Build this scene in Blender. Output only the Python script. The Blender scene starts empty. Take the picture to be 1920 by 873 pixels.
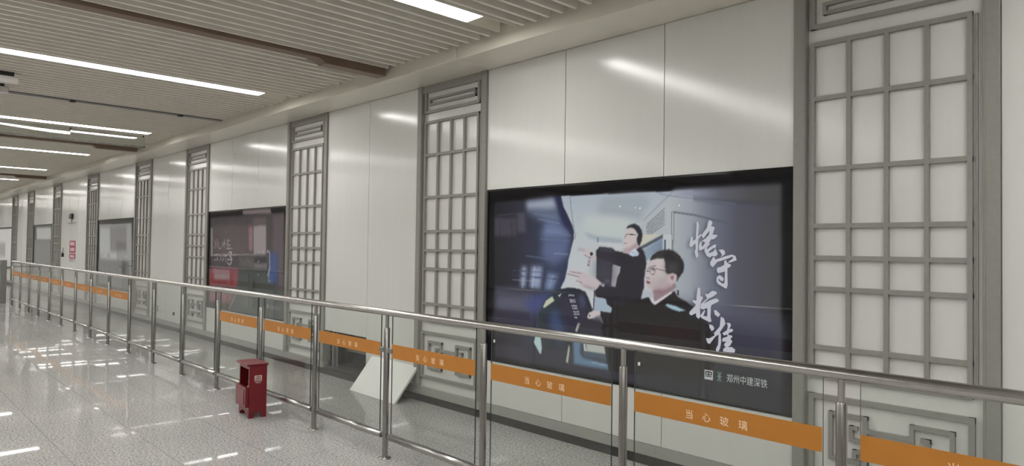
# Metro concourse: lattice-pilaster wall with poster lightboxes behind a glass railing.
# World: X runs along the wall, Y towards the wall, Z up; metres.
import bpy, bmesh, math, random
import numpy as np
from mathutils import Vector, Matrix
rnd = random.Random(7)
scene = bpy.context.scene

# ------------------------------------------------------------------ camera, world, view
cam_d = bpy.data.cameras.new('camera'); cam = bpy.data.objects.new('camera', cam_d)
scene.collection.objects.link(cam); scene.camera = cam
cam_d.sensor_fit = 'HORIZONTAL'; cam_d.sensor_width = 36.0
cam_d.lens = 1298.21 / 1920 * 36.0
cam_d.clip_start = 0.05; cam_d.clip_end = 200
_r = Vector((0.69129633, 0.72243603, 0.0139843)); _u = Vector((0.00665038, -0.02571404, 0.99964722)); _f = Vector((-0.72254076, 0.69095945, 0.02258049))
cam.matrix_world = Matrix(((_r.x, _u.x, -_f.x, 0), (_r.y, _u.y, -_f.y, 0), (_r.z, _u.z, -_f.z, 1.6053), (0, 0, 0, 1)))

world = bpy.data.worlds.new('world'); scene.world = world; world.use_nodes = True
world.node_tree.nodes['Background'].inputs[0].default_value = (1, 0.97, 0.92, 1)
world.node_tree.nodes['Background'].inputs[1].default_value = 0.05
scene.view_settings.view_transform = 'Standard'; scene.view_settings.look = 'None'
scene.view_settings.gamma = 1.0; scene.view_settings.use_curve_mapping = False
scene.view_settings.exposure = 0.0
STRIP_POWER = 26.0           # radiance of the ceiling light strips
STRIP_COLOUR = (1.0, 0.988, 0.955)
try:
    scene.cycles.use_denoising = True
    scene.cycles.max_bounces = 12; scene.cycles.diffuse_bounces = 6; scene.cycles.glossy_bounces = 6
    scene.cycles.transparent_max_bounces = 40; scene.cycles.sample_clamp_indirect = 6
except Exception:
    pass

# ------------------------------------------------------------------ materials
def lin(c):
    return tuple(((v / 255) / 12.92 if v / 255 <= 0.04045 else ((v / 255 + 0.055) / 1.055) ** 2.4) for v in c)
def new_mat(name):
    m = bpy.data.materials.new(name); m.use_nodes = True
    return m, m.node_tree, m.node_tree.nodes['Principled BSDF']
def pbr(name, col, rough=0.5, metal=0.0, spec=0.5, noise=0.0, nscale=8.0, bump=0.0, bscale=200.0, stretch=None, coat=0.0):
    m, nt, b = new_mat(name)
    b.inputs['Base Color'].default_value = (*col, 1); b.inputs['Roughness'].default_value = rough
    b.inputs['Metallic'].default_value = metal; b.inputs['Specular IOR Level'].default_value = spec
    b.inputs['Coat Weight'].default_value = coat
    if noise or bump:
        tc = nt.nodes.new('ShaderNodeTexCoord'); mp = nt.nodes.new('ShaderNodeMapping')
        nt.links.new(tc.outputs['Object'], mp.inputs[0])
        if stretch: mp.inputs['Scale'].default_value = stretch
    if noise:
        n = nt.nodes.new('ShaderNodeTexNoise'); n.inputs['Scale'].default_value = nscale; n.inputs['Detail'].default_value = 4
        nt.links.new(mp.outputs[0], n.inputs['Vector'])
        r = nt.nodes.new('ShaderNodeValToRGB')
        r.color_ramp.elements[0].position = 0.3; r.color_ramp.elements[1].position = 0.7
        r.color_ramp.elements[0].color = (*[max(0, c * (1 - noise)) for c in col], 1)
        r.color_ramp.elements[1].color = (*[min(1, c * (1 + noise)) for c in col], 1)
        nt.links.new(n.outputs[0], r.inputs[0]); nt.links.new(r.outputs[0], b.inputs['Base Color'])
    if bump:
        n2 = nt.nodes.new('ShaderNodeTexNoise'); n2.inputs['Scale'].default_value = bscale
        nt.links.new(mp.outputs[0], n2.inputs['Vector'])
        bp = nt.nodes.new('ShaderNodeBump'); bp.inputs['Strength'].default_value = bump; bp.inputs['Distance'].default_value = 0.002
        nt.links.new(n2.outputs[0], bp.inputs['Height']); nt.links.new(bp.outputs[0], b.inputs['Normal'])
    return m
def emit(name, col, strength, spec=0.0, rough=0.05, base=(0, 0, 0)):
    m, nt, b = new_mat(name)
    b.inputs['Base Color'].default_value = (*base, 1); b.inputs['Roughness'].default_value = rough
    b.inputs['Specular IOR Level'].default_value = spec
    b.inputs['Emission Color'].default_value = (*col, 1); b.inputs['Emission Strength'].default_value = strength
    return m
M = {}
M['panel'] = pbr('enamel_panel', (0.72, 0.72, 0.69), 0.15, spec=0.5, noise=0.012, nscale=3, bump=0.035, bscale=60, stretch=(6, 6, 0.35))
M['panel_back'] = pbr('lattice_backing', (0.72, 0.715, 0.69), 0.18, spec=0.5, noise=0.015, nscale=3, bump=0.04, bscale=60, stretch=(6, 6, 0.35))
M['soffit'] = pbr('soffit_enamel', (0.78, 0.74, 0.65), 0.22, spec=0.45, noise=0.015, nscale=4)
M['grey'] = pbr('grey_profile', (0.29, 0.282, 0.26), 0.42, spec=0.35, noise=0.04, nscale=30)
M['ledge'] = pbr('ledge_strip', (0.36, 0.355, 0.33), 0.4, noise=0.04, nscale=12)
M['skirt'] = pbr('dark_skirting', (0.045, 0.042, 0.038), 0.35, noise=0.25, nscale=40)
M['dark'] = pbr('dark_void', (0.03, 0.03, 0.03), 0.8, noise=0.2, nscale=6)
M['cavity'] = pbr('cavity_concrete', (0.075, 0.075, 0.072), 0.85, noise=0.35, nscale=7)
M['slat'] = pbr('ceiling_slat', (0.88, 0.845, 0.755), 0.4, spec=0.3, noise=0.03, nscale=5)
M['plenum'] = pbr('plenum', (0.035, 0.033, 0.028), 0.9, noise=0.2, nscale=2)
M['brown'] = pbr('brown_housing', (0.20, 0.135, 0.095), 0.45, noise=0.06, nscale=10)
M['steel'] = pbr('brushed_steel', (0.52, 0.505, 0.48), 0.22, metal=1.0, noise=0.05, nscale=20, bump=0.05, bscale=120)
M['steel_post'] = pbr('satin_steel_post', (0.38, 0.365, 0.345), 0.20, metal=1.0, noise=0.05, nscale=20)
M['steel_rail'] = pbr('satin_bottom_rail', (0.46, 0.445, 0.42), 0.32, metal=1.0, noise=0.05, nscale=20)
M['steel_dark'] = pbr('dark_steel', (0.16, 0.155, 0.15), 0.35, metal=1.0, noise=0.1, nscale=20)
M['orange'] = pbr('orange_vinyl', (0.50, 0.195, 0.026), 0.4, noise=0.04, nscale=9)
M['cream'] = pbr('cream_lettering', (0.95, 0.72, 0.50), 0.5, noise=0.02, nscale=9)
M['red'] = pbr('red_enamel', (0.165, 0.010, 0.016), 0.32, spec=0.45, noise=0.08, nscale=9)
M['red_in'] = pbr('red_inside', (0.085, 0.006, 0.009), 0.6, noise=0.1, nscale=9)
M['label'] = pbr('pale_label', (0.62, 0.52, 0.47), 0.5, noise=0.08, nscale=60)
M['black'] = pbr('black_frame', (0.008, 0.008, 0.008), 0.12, spec=0.4, noise=0.2, nscale=20)
M['black_matt'] = pbr('black_plastic', (0.02, 0.02, 0.02), 0.5, noise=0.2, nscale=20)
M['white'] = pbr('white_enamel', (0.78, 0.78, 0.755), 0.3, noise=0.02, nscale=5)
M['sign_white'] = pbr('sign_housing', (0.66, 0.63, 0.60), 0.4, noise=0.02, nscale=5)
M['notice_red'] = pbr('notice_red', (0.36, 0.055, 0.10), 0.5, noise=0.08, nscale=20)
M['notice_white'] = pbr('notice_white', (0.72, 0.62, 0.62), 0.5, noise=0.03, nscale=20)
M['gate'] = pbr('gate_grey', (0.22, 0.22, 0.205), 0.4, metal=0.4, noise=0.08, nscale=12)
M['leaf'] = pbr('leaf_green', (0.05, 0.09, 0.025), 0.5, noise=0.3, nscale=30)
M['pot'] = pbr('pot_grey', (0.25, 0.24, 0.22), 0.6, noise=0.1, nscale=20)
M['cable'] = pbr('cable_grey', (0.42, 0.42, 0.40), 0.5, noise=0.1, nscale=30)
M['opp'] = pbr('opposite_wall', (0.52, 0.515, 0.50), 0.6, noise=0.12, nscale=1.5)
M['far'] = pbr('far_wall', (0.80, 0.79, 0.77), 0.5, noise=0.03, nscale=2)
M['strip'] = emit('strip_diffuser', STRIP_COLOUR, STRIP_POWER)
M['letter'] = emit('poster_lettering', lin((188, 188, 197)), 0.92, spec=0.5)
M['letter_grey'] = emit('poster_small_lettering', lin((176, 178, 178)), 0.9, spec=0.5)
M['letter_green'] = emit('poster_emblem_grey_green', lin((104, 128, 120)), 0.9, spec=0.5)

def poster_mat():
    m, nt, b = new_mat('poster_print')
    a = nt.nodes.new('ShaderNodeAttribute'); a.attribute_name = 'print'
    b.inputs['Base Color'].default_value = (0, 0, 0, 1); b.inputs['Roughness'].default_value = 0.03
    b.inputs['Specular IOR Level'].default_value = 0.38; b.inputs['Emission Strength'].default_value = 1.0
    nt.links.new(a.outputs['Color'], b.inputs['Emission Color'])
    return m
M['poster'] = poster_mat()

def glass_mat(name, tint, f0=0.04, rough=0.0):
    m = bpy.data.materials.new(name); m.use_nodes = True; nt = m.node_tree
    for n in list(nt.nodes): nt.nodes.remove(n)
    N = nt.nodes.new; L = nt.links.new
    out = N('ShaderNodeOutputMaterial'); mix = N('ShaderNodeMixShader')
    tr = N('ShaderNodeBsdfTransparent'); gl = N('ShaderNodeBsdfGlossy'); geo = N('ShaderNodeNewGeometry')
    tr.inputs[0].default_value = (*tint, 1); gl.inputs['Roughness'].default_value = rough; gl.inputs[0].default_value = (1, 1, 1, 1)
    dot = N('ShaderNodeVectorMath'); dot.operation = 'DOT_PRODUCT'; L(geo.outputs['Normal'], dot.inputs[0]); L(geo.outputs['Incoming'], dot.inputs[1])
    src = dot.outputs['Value']                       # Schlick reflectance, the same from both sides of the sheet
    for op, k in (('ABSOLUTE', None), ('SUBTRACT', 1.0), ('ABSOLUTE', None), ('POWER', 5.0), ('MULTIPLY', 1 - f0), ('ADD', f0)):
        n = N('ShaderNodeMath'); n.operation = op; L(src, n.inputs[0])
        if k is not None: n.inputs[1].default_value = k
        src = n.outputs[0]
    L(src, mix.inputs[0]); L(tr.outputs[0], mix.inputs[1]); L(gl.outputs[0], mix.inputs[2]); L(mix.outputs[0], out.inputs[0])
    return m
M['glass'] = glass_mat('pane_glass', (0.955, 0.968, 0.955), 0.032)
M['glass_edge'] = pbr('glass_edge', (0.05, 0.075, 0.065), 0.15, spec=0.6, noise=0.1, nscale=20)
M['curtain_glass'] = glass_mat('curtain_glass', (0.92, 0.935, 0.93), 0.10, 0.03)

def granite():
    m, nt, b = new_mat('speckled_granite_tiles')
    N = nt.nodes.new; L = nt.links.new
    tc = N('ShaderNodeTexCoord')
    def noise(scale, detail=2):
        n = N('ShaderNodeTexNoise'); n.inputs['Scale'].default_value = scale; n.inputs['Detail'].default_value = detail
        L(tc.outputs['Object'], n.inputs['Vector']); return n
    def ramp(src, stops):
        r = N('ShaderNodeValToRGB'); e = r.color_ramp.elements
        e[0].position, e[0].color = stops[0][0], (*stops[0][1], 1); e[1].position, e[1].color = stops[-1][0], (*stops[-1][1], 1)
        for p, c in stops[1:-1]:
            k = e.new(p); k.color = (*c, 1)
        L(src, r.inputs[0]); return r
    def math(op, a, bv=None):
        n = N('ShaderNodeMath'); n.operation = op
        if isinstance(a, (int, float)): n.inputs[0].default_value = a
        else: L(a, n.inputs[0])
        if bv is not None:
            if isinstance(bv, (int, float)): n.inputs[1].default_value = bv
            else: L(bv, n.inputs[1])
        return n.outputs[0]
    speck = ramp(noise(62, 4).outputs[0], [(0.32, (0.19, 0.186, 0.18)), (0.43, (0.39, 0.382, 0.37)), (0.54, (0.48, 0.472, 0.46)), (0.68, (0.66, 0.65, 0.635))])
    big = ramp(noise(1.1, 3).outputs[0], [(0.35, (0.93, 0.93, 0.93)), (0.65, (1.0, 0.99, 0.985))])
    mul = N('ShaderNodeMix'); mul.data_type = 'RGBA'; mul.blend_type = 'MULTIPLY'; mul.inputs[0].default_value = 1
    L(speck.outputs[0], mul.inputs[6]); L(big.outputs[0], mul.inputs[7])
    sep = N('ShaderNodeSeparateXYZ'); L(tc.outputs['Object'], sep.inputs[0])
    T = 0.577
    tx = math('DIVIDE', math('ADD', sep.outputs[0], 6.1 + 60 * T), T); ty = math('DIVIDE', math('ADD', sep.outputs[1], -1.215 + 60 * T), T)
    fx, fy = math('FRACT', tx), math('FRACT', ty)
    jx = math('LESS_THAN', math('MINIMUM', fx, math('SUBTRACT', 1.0, fx)), 0.0028); jy = math('LESS_THAN', math('MINIMUM', fy, math('SUBTRACT', 1.0, fy)), 0.0028)
    joint = math('MAXIMUM', jx, jy)
    jm = N('ShaderNodeMix'); jm.data_type = 'RGBA'; L(math('MULTIPLY', joint, 0.85), jm.inputs[0]); L(mul.outputs[2], jm.inputs[6]); jm.inputs[7].default_value = (0.14, 0.135, 0.13, 1)
    L(jm.outputs[2], b.inputs['Base Color'])
    comb = N('ShaderNodeCombineXYZ'); L(math('FLOOR', tx), comb.inputs[0]); L(math('FLOOR', ty), comb.inputs[1])
    wn = N('ShaderNodeTexWhiteNoise'); wn.noise_dimensions = '2D'; L(comb.outputs[0], wn.inputs['Vector'])
    sub = N('ShaderNodeVectorMath'); sub.operation = 'SUBTRACT'; L(wn.outputs['Color'], sub.inputs[0]); sub.inputs[1].default_value = (0.5, 0.5, 0.5)
    scl = N('ShaderNodeVectorMath'); scl.operation = 'MULTIPLY'; L(sub.outputs[0], scl.inputs[0]); scl.inputs[1].default_value = (0.009, 0.009, 0.0)
    geo = N('ShaderNodeNewGeometry'); add = N('ShaderNodeVectorMath'); add.operation = 'ADD'; L(geo.outputs['Normal'], add.inputs[0]); L(scl.outputs[0], add.inputs[1])
    nrm = N('ShaderNodeVectorMath'); nrm.operation = 'NORMALIZE'; L(add.outputs[0], nrm.inputs[0]); L(nrm.outputs[0], b.inputs['Normal'])
    rr = ramp(noise(2.5, 2).outputs[0], [(0.3, (0.018,) * 3), (0.7, (0.03,) * 3)]); L(rr.outputs[0], b.inputs['Roughness'])
    b.inputs['Specular IOR Level'].default_value = 0.11
    return m
M['floor'] = granite()

# ------------------------------------------------------------------ mesh helpers
COL = scene.collection
class MB:
    """Collects shapes and links them as ONE mesh object."""
    def __init__(self): self.v = []; self.f = []; self.mi = []; self.mats = []; self.sm = []
    def _m(self, m):
        if m not in self.mats: self.mats.append(m)
        return self.mats.index(m)
    def raw(self, vs, fs, m, smooth=False):
        o = len(self.v); k = self._m(m); self.v += [tuple(q) for q in vs]
        for f in fs: self.f.append(tuple(i + o for i in f)); self.mi.append(k); self.sm.append(smooth)
    def box(self, x0, x1, y0, y1, z0, z1, m, bev=0.0):
        if x0 > x1: x0, x1 = x1, x0
        if y0 > y1: y0, y1 = y1, y0
        if z0 > z1: z0, z1 = z1, z0
        if bev <= 0:
            vs = [(x, y, z) for z in (z0, z1) for y in (y0, y1) for x in (x0, x1)]
            self.raw(vs, [(0, 2, 3, 1), (4, 5, 7, 6), (0, 1, 5, 4), (2, 6, 7, 3), (0, 4, 6, 2), (1, 3, 7, 5)], m); return
        bm = bmesh.new(); bmesh.ops.create_cube(bm, size=1)
        for v in bm.verts:
            v.co = Vector(((x0 + x1) / 2 + v.co.x * (x1 - x0), (y0 + y1) / 2 + v.co.y * (y1 - y0), (z0 + z1) / 2 + v.co.z * (z1 - z0)))
        bmesh.ops.bevel(bm, geom=list(bm.edges), offset=bev, segments=2, affect='EDGES', profile=0.5)
        bm.verts.index_update(); self.raw([v.co[:] for v in bm.verts], [[v.index for v in f.verts] for f in bm.faces], m); bm.free()
    def tube(self, pts, r, m, n=14, caps=True, smooth=True):
        pts = [Vector(p) for p in pts]; rs = r if isinstance(r, (list, tuple)) else [r] * len(pts)
        vs = []; fs = []; ref = None
        for i, p in enumerate(pts):
            d = (pts[min(i + 1, len(pts) - 1)] - pts[max(i - 1, 0)]).normalized()
            if ref is None: ref = d.orthogonal().normalized()
            a = (ref - d * ref.dot(d)).normalized(); ref = a; bb = d.cross(a)
            for k in range(n):
                t = 2 * math.pi * k / n; vs.append(p + (a * math.cos(t) + bb * math.sin(t)) * rs[i])
        for i in range(len(pts) - 1):
            for k in range(n):
                fs.append((i * n + k, i * n + (k + 1) % n, (i + 1) * n + (k + 1) % n, (i + 1) * n + k))
        self.raw(vs, fs, m, smooth)
        if caps:
            self.raw([vs[k] for k in range(n)][::-1], [tuple(range(n))], m); self.raw([vs[(len(pts) - 1) * n + k] for k in range(n)], [tuple(range(n))], m)
    def prism(self, poly, y0, y1, m):            # polygon in XZ extruded along Y
        n = len(poly); vs = [(x, y0, z) for x, z in poly] + [(x, y1, z) for x, z in poly]
        fs = [tuple(range(n)), tuple(range(2 * n - 1, n - 1, -1))] + [(i, i + n, (i + 1) % n + n, (i + 1) % n) for i in range(n)]
        self.raw(vs, fs, m)
    def build(self, name, parent=None):
        me = bpy.data.meshes.new(name); me.from_pydata(self.v, [], self.f)
        for m in self.mats: me.materials.append(m)
        me.polygons.foreach_set('material_index', self.mi); me.polygons.foreach_set('use_smooth', self.sm)
        bm = bmesh.new(); bm.from_mesh(me); bmesh.ops.recalc_face_normals(bm, faces=bm.faces); bm.to_mesh(me); bm.free()
        me.update(); o = bpy.data.objects.new(name, me); COL.objects.link(o)
        if parent: put(o, parent)
        return o
def put(o, parent):
    o.parent = parent; o.matrix_parent_inverse = Matrix.Translation(-Vector(parent.location)) if parent.type == 'EMPTY' else Matrix.Identity(4)
def thing(name, label, cat, loc, group=None):
    o = bpy.data.objects.new(name, None); COL.objects.link(o); o.location = loc; o.empty_display_size = 0.1
    o['label'] = label; o['category'] = cat
    if group: o['group'] = group
    return o
def tag(o, label, cat, group=None):
    o['label'] = label; o['category'] = cat
    if group: o['group'] = group
    return o
def struct(o): o['kind'] = 'structure'; return o
def move(o, loc, rot):
    o.location = loc; o.rotation_euler = rot
def flat_poly(mb, pts, y, m):                     # concave polygon facing -Y, at depth y
    from mathutils.geometry import tessellate_polygon
    v3 = [Vector((x, 0, z)) for x, z in pts]
    tris = tessellate_polygon([v3])
    mb.raw([(x, y, z) for x, z in pts], [tuple(t) for t in tris], m)
_texts = {}
def text_faces(s, size, bold=0.0):
    """Characters as flat faces (x right, z up), centred on the origin."""
    if (s, size, bold) in _texts: return _texts[(s, size, bold)]
    cu = bpy.data.curves.new('txt', 'FONT'); cu.body = s; cu.size = size; cu.offset = bold; cu.align_x = 'CENTER'; cu.align_y = 'CENTER'; cu.resolution_u = 3
    o = bpy.data.objects.new('txt', cu); COL.objects.link(o)
    dg = bpy.context.evaluated_depsgraph_get(); me = bpy.data.meshes.new_from_object(o.evaluated_get(dg))
    r = ([v.co[:] for v in me.vertices], [tuple(p.vertices) for p in me.polygons])
    bpy.data.objects.remove(o); bpy.data.curves.remove(cu); bpy.data.meshes.remove(me)
    _texts[(s, size, bold)] = r; return r
def text(mb, s, size, x, y, z, m, w=None, bold=0.0):
    vs, fs = text_faces(s, size, bold)
    if not vs: return
    xs = [v[0] for v in vs]; zs = [v[1] for v in vs]; cx = (min(xs) + max(xs)) / 2; cz = (min(zs) + max(zs)) / 2
    k = 1.0 if w is None else w / max(1e-6, max(xs) - min(xs))
    mb.raw([(x + (v[0] - cx) * k, y, z + (v[1] - cz)) for v in vs], fs, m)
# ------------------------------------------------------------------ setting
WY = 4.36                                          # face of the wall panels
SOF_Y, SOF_Z = 3.916, 3.302
SLAT_Z, SLAT_END, PITCH = 3.402, 3.878, 0.139
XA, XB = -46.0, 7.0                                # ends of the hall
PW = 1.10                                          # pilaster width
PIL = [-0.849, -4.914, -7.953, -11.958, -15.018, -19.116, -23.188, -27.267, -30.328]   # right edges
LIGHT_X = [4.0, -0.08, -4.13, -8.03, -12.30, -16.28, -20.55, -24.55, -28.6, -32.7, -36.8, -40.9]  # last two added out of view to brighten the far hall

mb = MB(); mb.box(XA, XB, -7.6, 4.9, -0.12, 0.0, M['floor']); struct(mb.build('floor'))

# bays between the pilasters: (left, right, kind)
BAYS = [(PIL[k + 1], PIL[k] - PW, 'pppppp'[0]) for k in range(len(PIL) - 1)] + [(PIL[-1] - PW - 3.0, PIL[-1] - PW, 'p')]
POSTER_BAYS = (0, 2, 4, 6, 8)
HOLE = (-7.965, -6.985, 0.548)
TV0, TV1 = 0.558, 2.155
LEDGE0, LEDGE1 = 0.075, 0.156
mb = MB(); G = 0.007
def panel(x0, x1, z0, z1): mb.box(x0 + G / 2, x1 - G / 2, WY, WY + 0.02, z0 + G / 2, z1 - G / 2, M['panel'])
for k, (a, b, _) in enumerate(BAYS):
    n = 3 if b - a > 2.4 else 2
    for i in range(n):
        x0 = a + (b - a) * i / n; x1 = a + (b - a) * (i + 1) / n
        if k in POSTER_BAYS:
            panel(x0, x1, TV1, SOF_Z); panel(x0, x1, LEDGE1, TV0)
        elif k == 1 and i == 0:
            panel(x0, x1, HOLE[2], SOF_Z)
        else:
            panel(x0, x1, LEDGE1, SOF_Z)
x = PIL[0]
while x < XB - 0.1:
    panel(x, min(x + 1.0, XB), LEDGE1, SOF_Z); x += 1.0
panel(XA, PIL[-1] - PW - 3.0, LEDGE1, SOF_Z)
# blocking behind the panels, leaving the open cavity
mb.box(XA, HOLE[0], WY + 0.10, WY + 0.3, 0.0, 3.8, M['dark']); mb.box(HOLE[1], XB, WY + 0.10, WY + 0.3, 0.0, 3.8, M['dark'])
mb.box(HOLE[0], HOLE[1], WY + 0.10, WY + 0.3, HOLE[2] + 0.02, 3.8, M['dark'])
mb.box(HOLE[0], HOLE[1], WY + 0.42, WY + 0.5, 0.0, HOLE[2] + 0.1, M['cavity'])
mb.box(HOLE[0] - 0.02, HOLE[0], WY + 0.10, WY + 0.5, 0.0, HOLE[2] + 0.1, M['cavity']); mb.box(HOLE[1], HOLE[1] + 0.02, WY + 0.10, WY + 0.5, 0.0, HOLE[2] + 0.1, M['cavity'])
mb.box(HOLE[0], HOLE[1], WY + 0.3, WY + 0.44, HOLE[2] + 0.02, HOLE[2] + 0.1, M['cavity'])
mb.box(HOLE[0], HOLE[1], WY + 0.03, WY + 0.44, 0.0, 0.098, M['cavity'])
struct(mb.build('wall_right'))
mb = MB(); mb.box(XA, XB, WY - 0.004, WY + 0.025, 0, LEDGE0, M['skirt']); struct(mb.build('baseboard_right'))
mb = MB()
for a, b in ((XA, HOLE[0] - 0.0), (HOLE[1], XB)):
    x = a
    while x < b - 0.01:
        x1 = min(x + 2.0, b); mb.box(x + 0.001, x1 - 0.001, WY - 0.012, WY + 0.06, LEDGE0, LEDGE1, M['ledge']); x = x1
struct(mb.build('trim_1'))
# soffit running along the top of the wall
mb = MB(); x = XB
while x > XA + 0.1:
    x1 = max(x - 3.95, XA); mb.box(x1 + 0.002, x - 0.002, SOF_Y, WY + 0.1, SOF_Z, 3.62, M['soffit'], bev=0.004); x = x1
struct(mb.build('trim_2'))
# slatted ceiling
SKIP = [(-10.26, -10.13), (-6.07, -5.90), (-14.42, -14.24), (-22.72, -22.54)]
mb = MB(); mb.box(XA, XB, -7.6, WY + 0.1, 3.62, 3.72, M['plenum'])
i = 0; x = -3.811 + 78 * PITCH
while x > XA + 0.1:
    if not any(abs(x - l) < 0.135 for l in LIGHT_X) and not any(a < x < b for a, b in SKIP):
        short = (-6.22 < x < -6.05) or (-14.58 < x < -14.40)
        mb.box(x - 0.015, x + 0.015, -7.5, 3.14 if short else SLAT_END, SLAT_Z, SLAT_Z + 0.095, M['slat'])
    x -= PITCH
y = -7.0
while y < 3.9:                                      # carriers the slats clip to
    mb.box(XA, XB, y - 0.02, y + 0.02, SLAT_Z + 0.095, SLAT_Z + 0.13, M['plenum']); y += 1.2
struct(mb.build('ceiling'))
mb = MB(); mb.box(-10.235, -10.155, -7.4, SLAT_END - 0.01, SLAT_Z - 0.004, SLAT_Z + 0.03, M['gate'])
for y in (-3.2, -1.9, -0.6, 0.7, 2.0, 3.3): mb.box(-10.24, -10.15, y - 0.03, y + 0.03, SLAT_Z - 0.016, SLAT_Z, M['black_matt'], bev=0.004)
struct(mb.build('trim_3'))
mb = MB(); mb.box(XA, XB, -7.7, -7.5, 0, 3.7, M['opp']); struct(mb.build('wall_left'))
mb = MB(); mb.box(XA - 0.2, XA, -7.6, 4.8, 0, 3.7, M['far']); struct(mb.build('wall_far'))
mb = MB(); mb.box(XB, XB + 0.2, -7.6, 4.8, 0, 3.7, M['opp']); struct(mb.build('wall_near'))

# ------------------------------------------------------------------ ceiling lights
LIGHT_LABEL = {2: 'wide white strip light in the slats at the top, nearest the big portrait poster', 3: 'long white strip light past the first brown ceiling housing',
               4: 'white strip light doubled by the hanging glass curtain', 5: 'short white strip light just past the second brown housing',
               6: 'white strip light at the left edge, fourth strip after the first brown housing', 7: 'small bright strip light at far left, last one clearly seen'}
for i, lx in enumerate(LIGHT_X):
    if i in (0, 1): lab = 'linear strip light overhead beside the camera, outside the view'
    elif i >= 8: lab = 'far linear strip light out of view beyond the last one seen'
    else: lab = LIGHT_LABEL[i]
    t = thing('strip_light', lab, 'ceiling light', (lx, -1.0, SLAT_Z), 'strip lights between the ceiling slats')
    y1 = 3.51
    h = MB(); w = 0.105
    h.box(lx - w, lx - w + 0.006, y1 - 9.25, SLAT_END - 0.006, SLAT_Z + 0.002, SLAT_Z + 0.10, M['slat']); h.box(lx + w - 0.006, lx + w, y1 - 9.25, SLAT_END - 0.006, SLAT_Z + 0.002, SLAT_Z + 0.10, M['slat'])
    h.box(lx - w, lx + w, y1 - 9.25, SLAT_END - 0.006, SLAT_Z + 0.10, SLAT_Z + 0.106, M['slat']); h.box(lx - w + 0.006, lx + w - 0.006, y1 + 0.002, y1 + 0.008, SLAT_Z + 0.003, SLAT_Z + 0.10, M['slat']); h.build('housing', t)
    for k in range(8):
        d = MB(); d.box(lx - w + 0.010, lx + w - 0.010, y1 - 1.15 * (k + 1) + 0.005, y1 - 1.15 * k - 0.005, SLAT_Z + 0.006, SLAT_Z + 0.03, M['strip']); d.build('diffuser', t)

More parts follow.
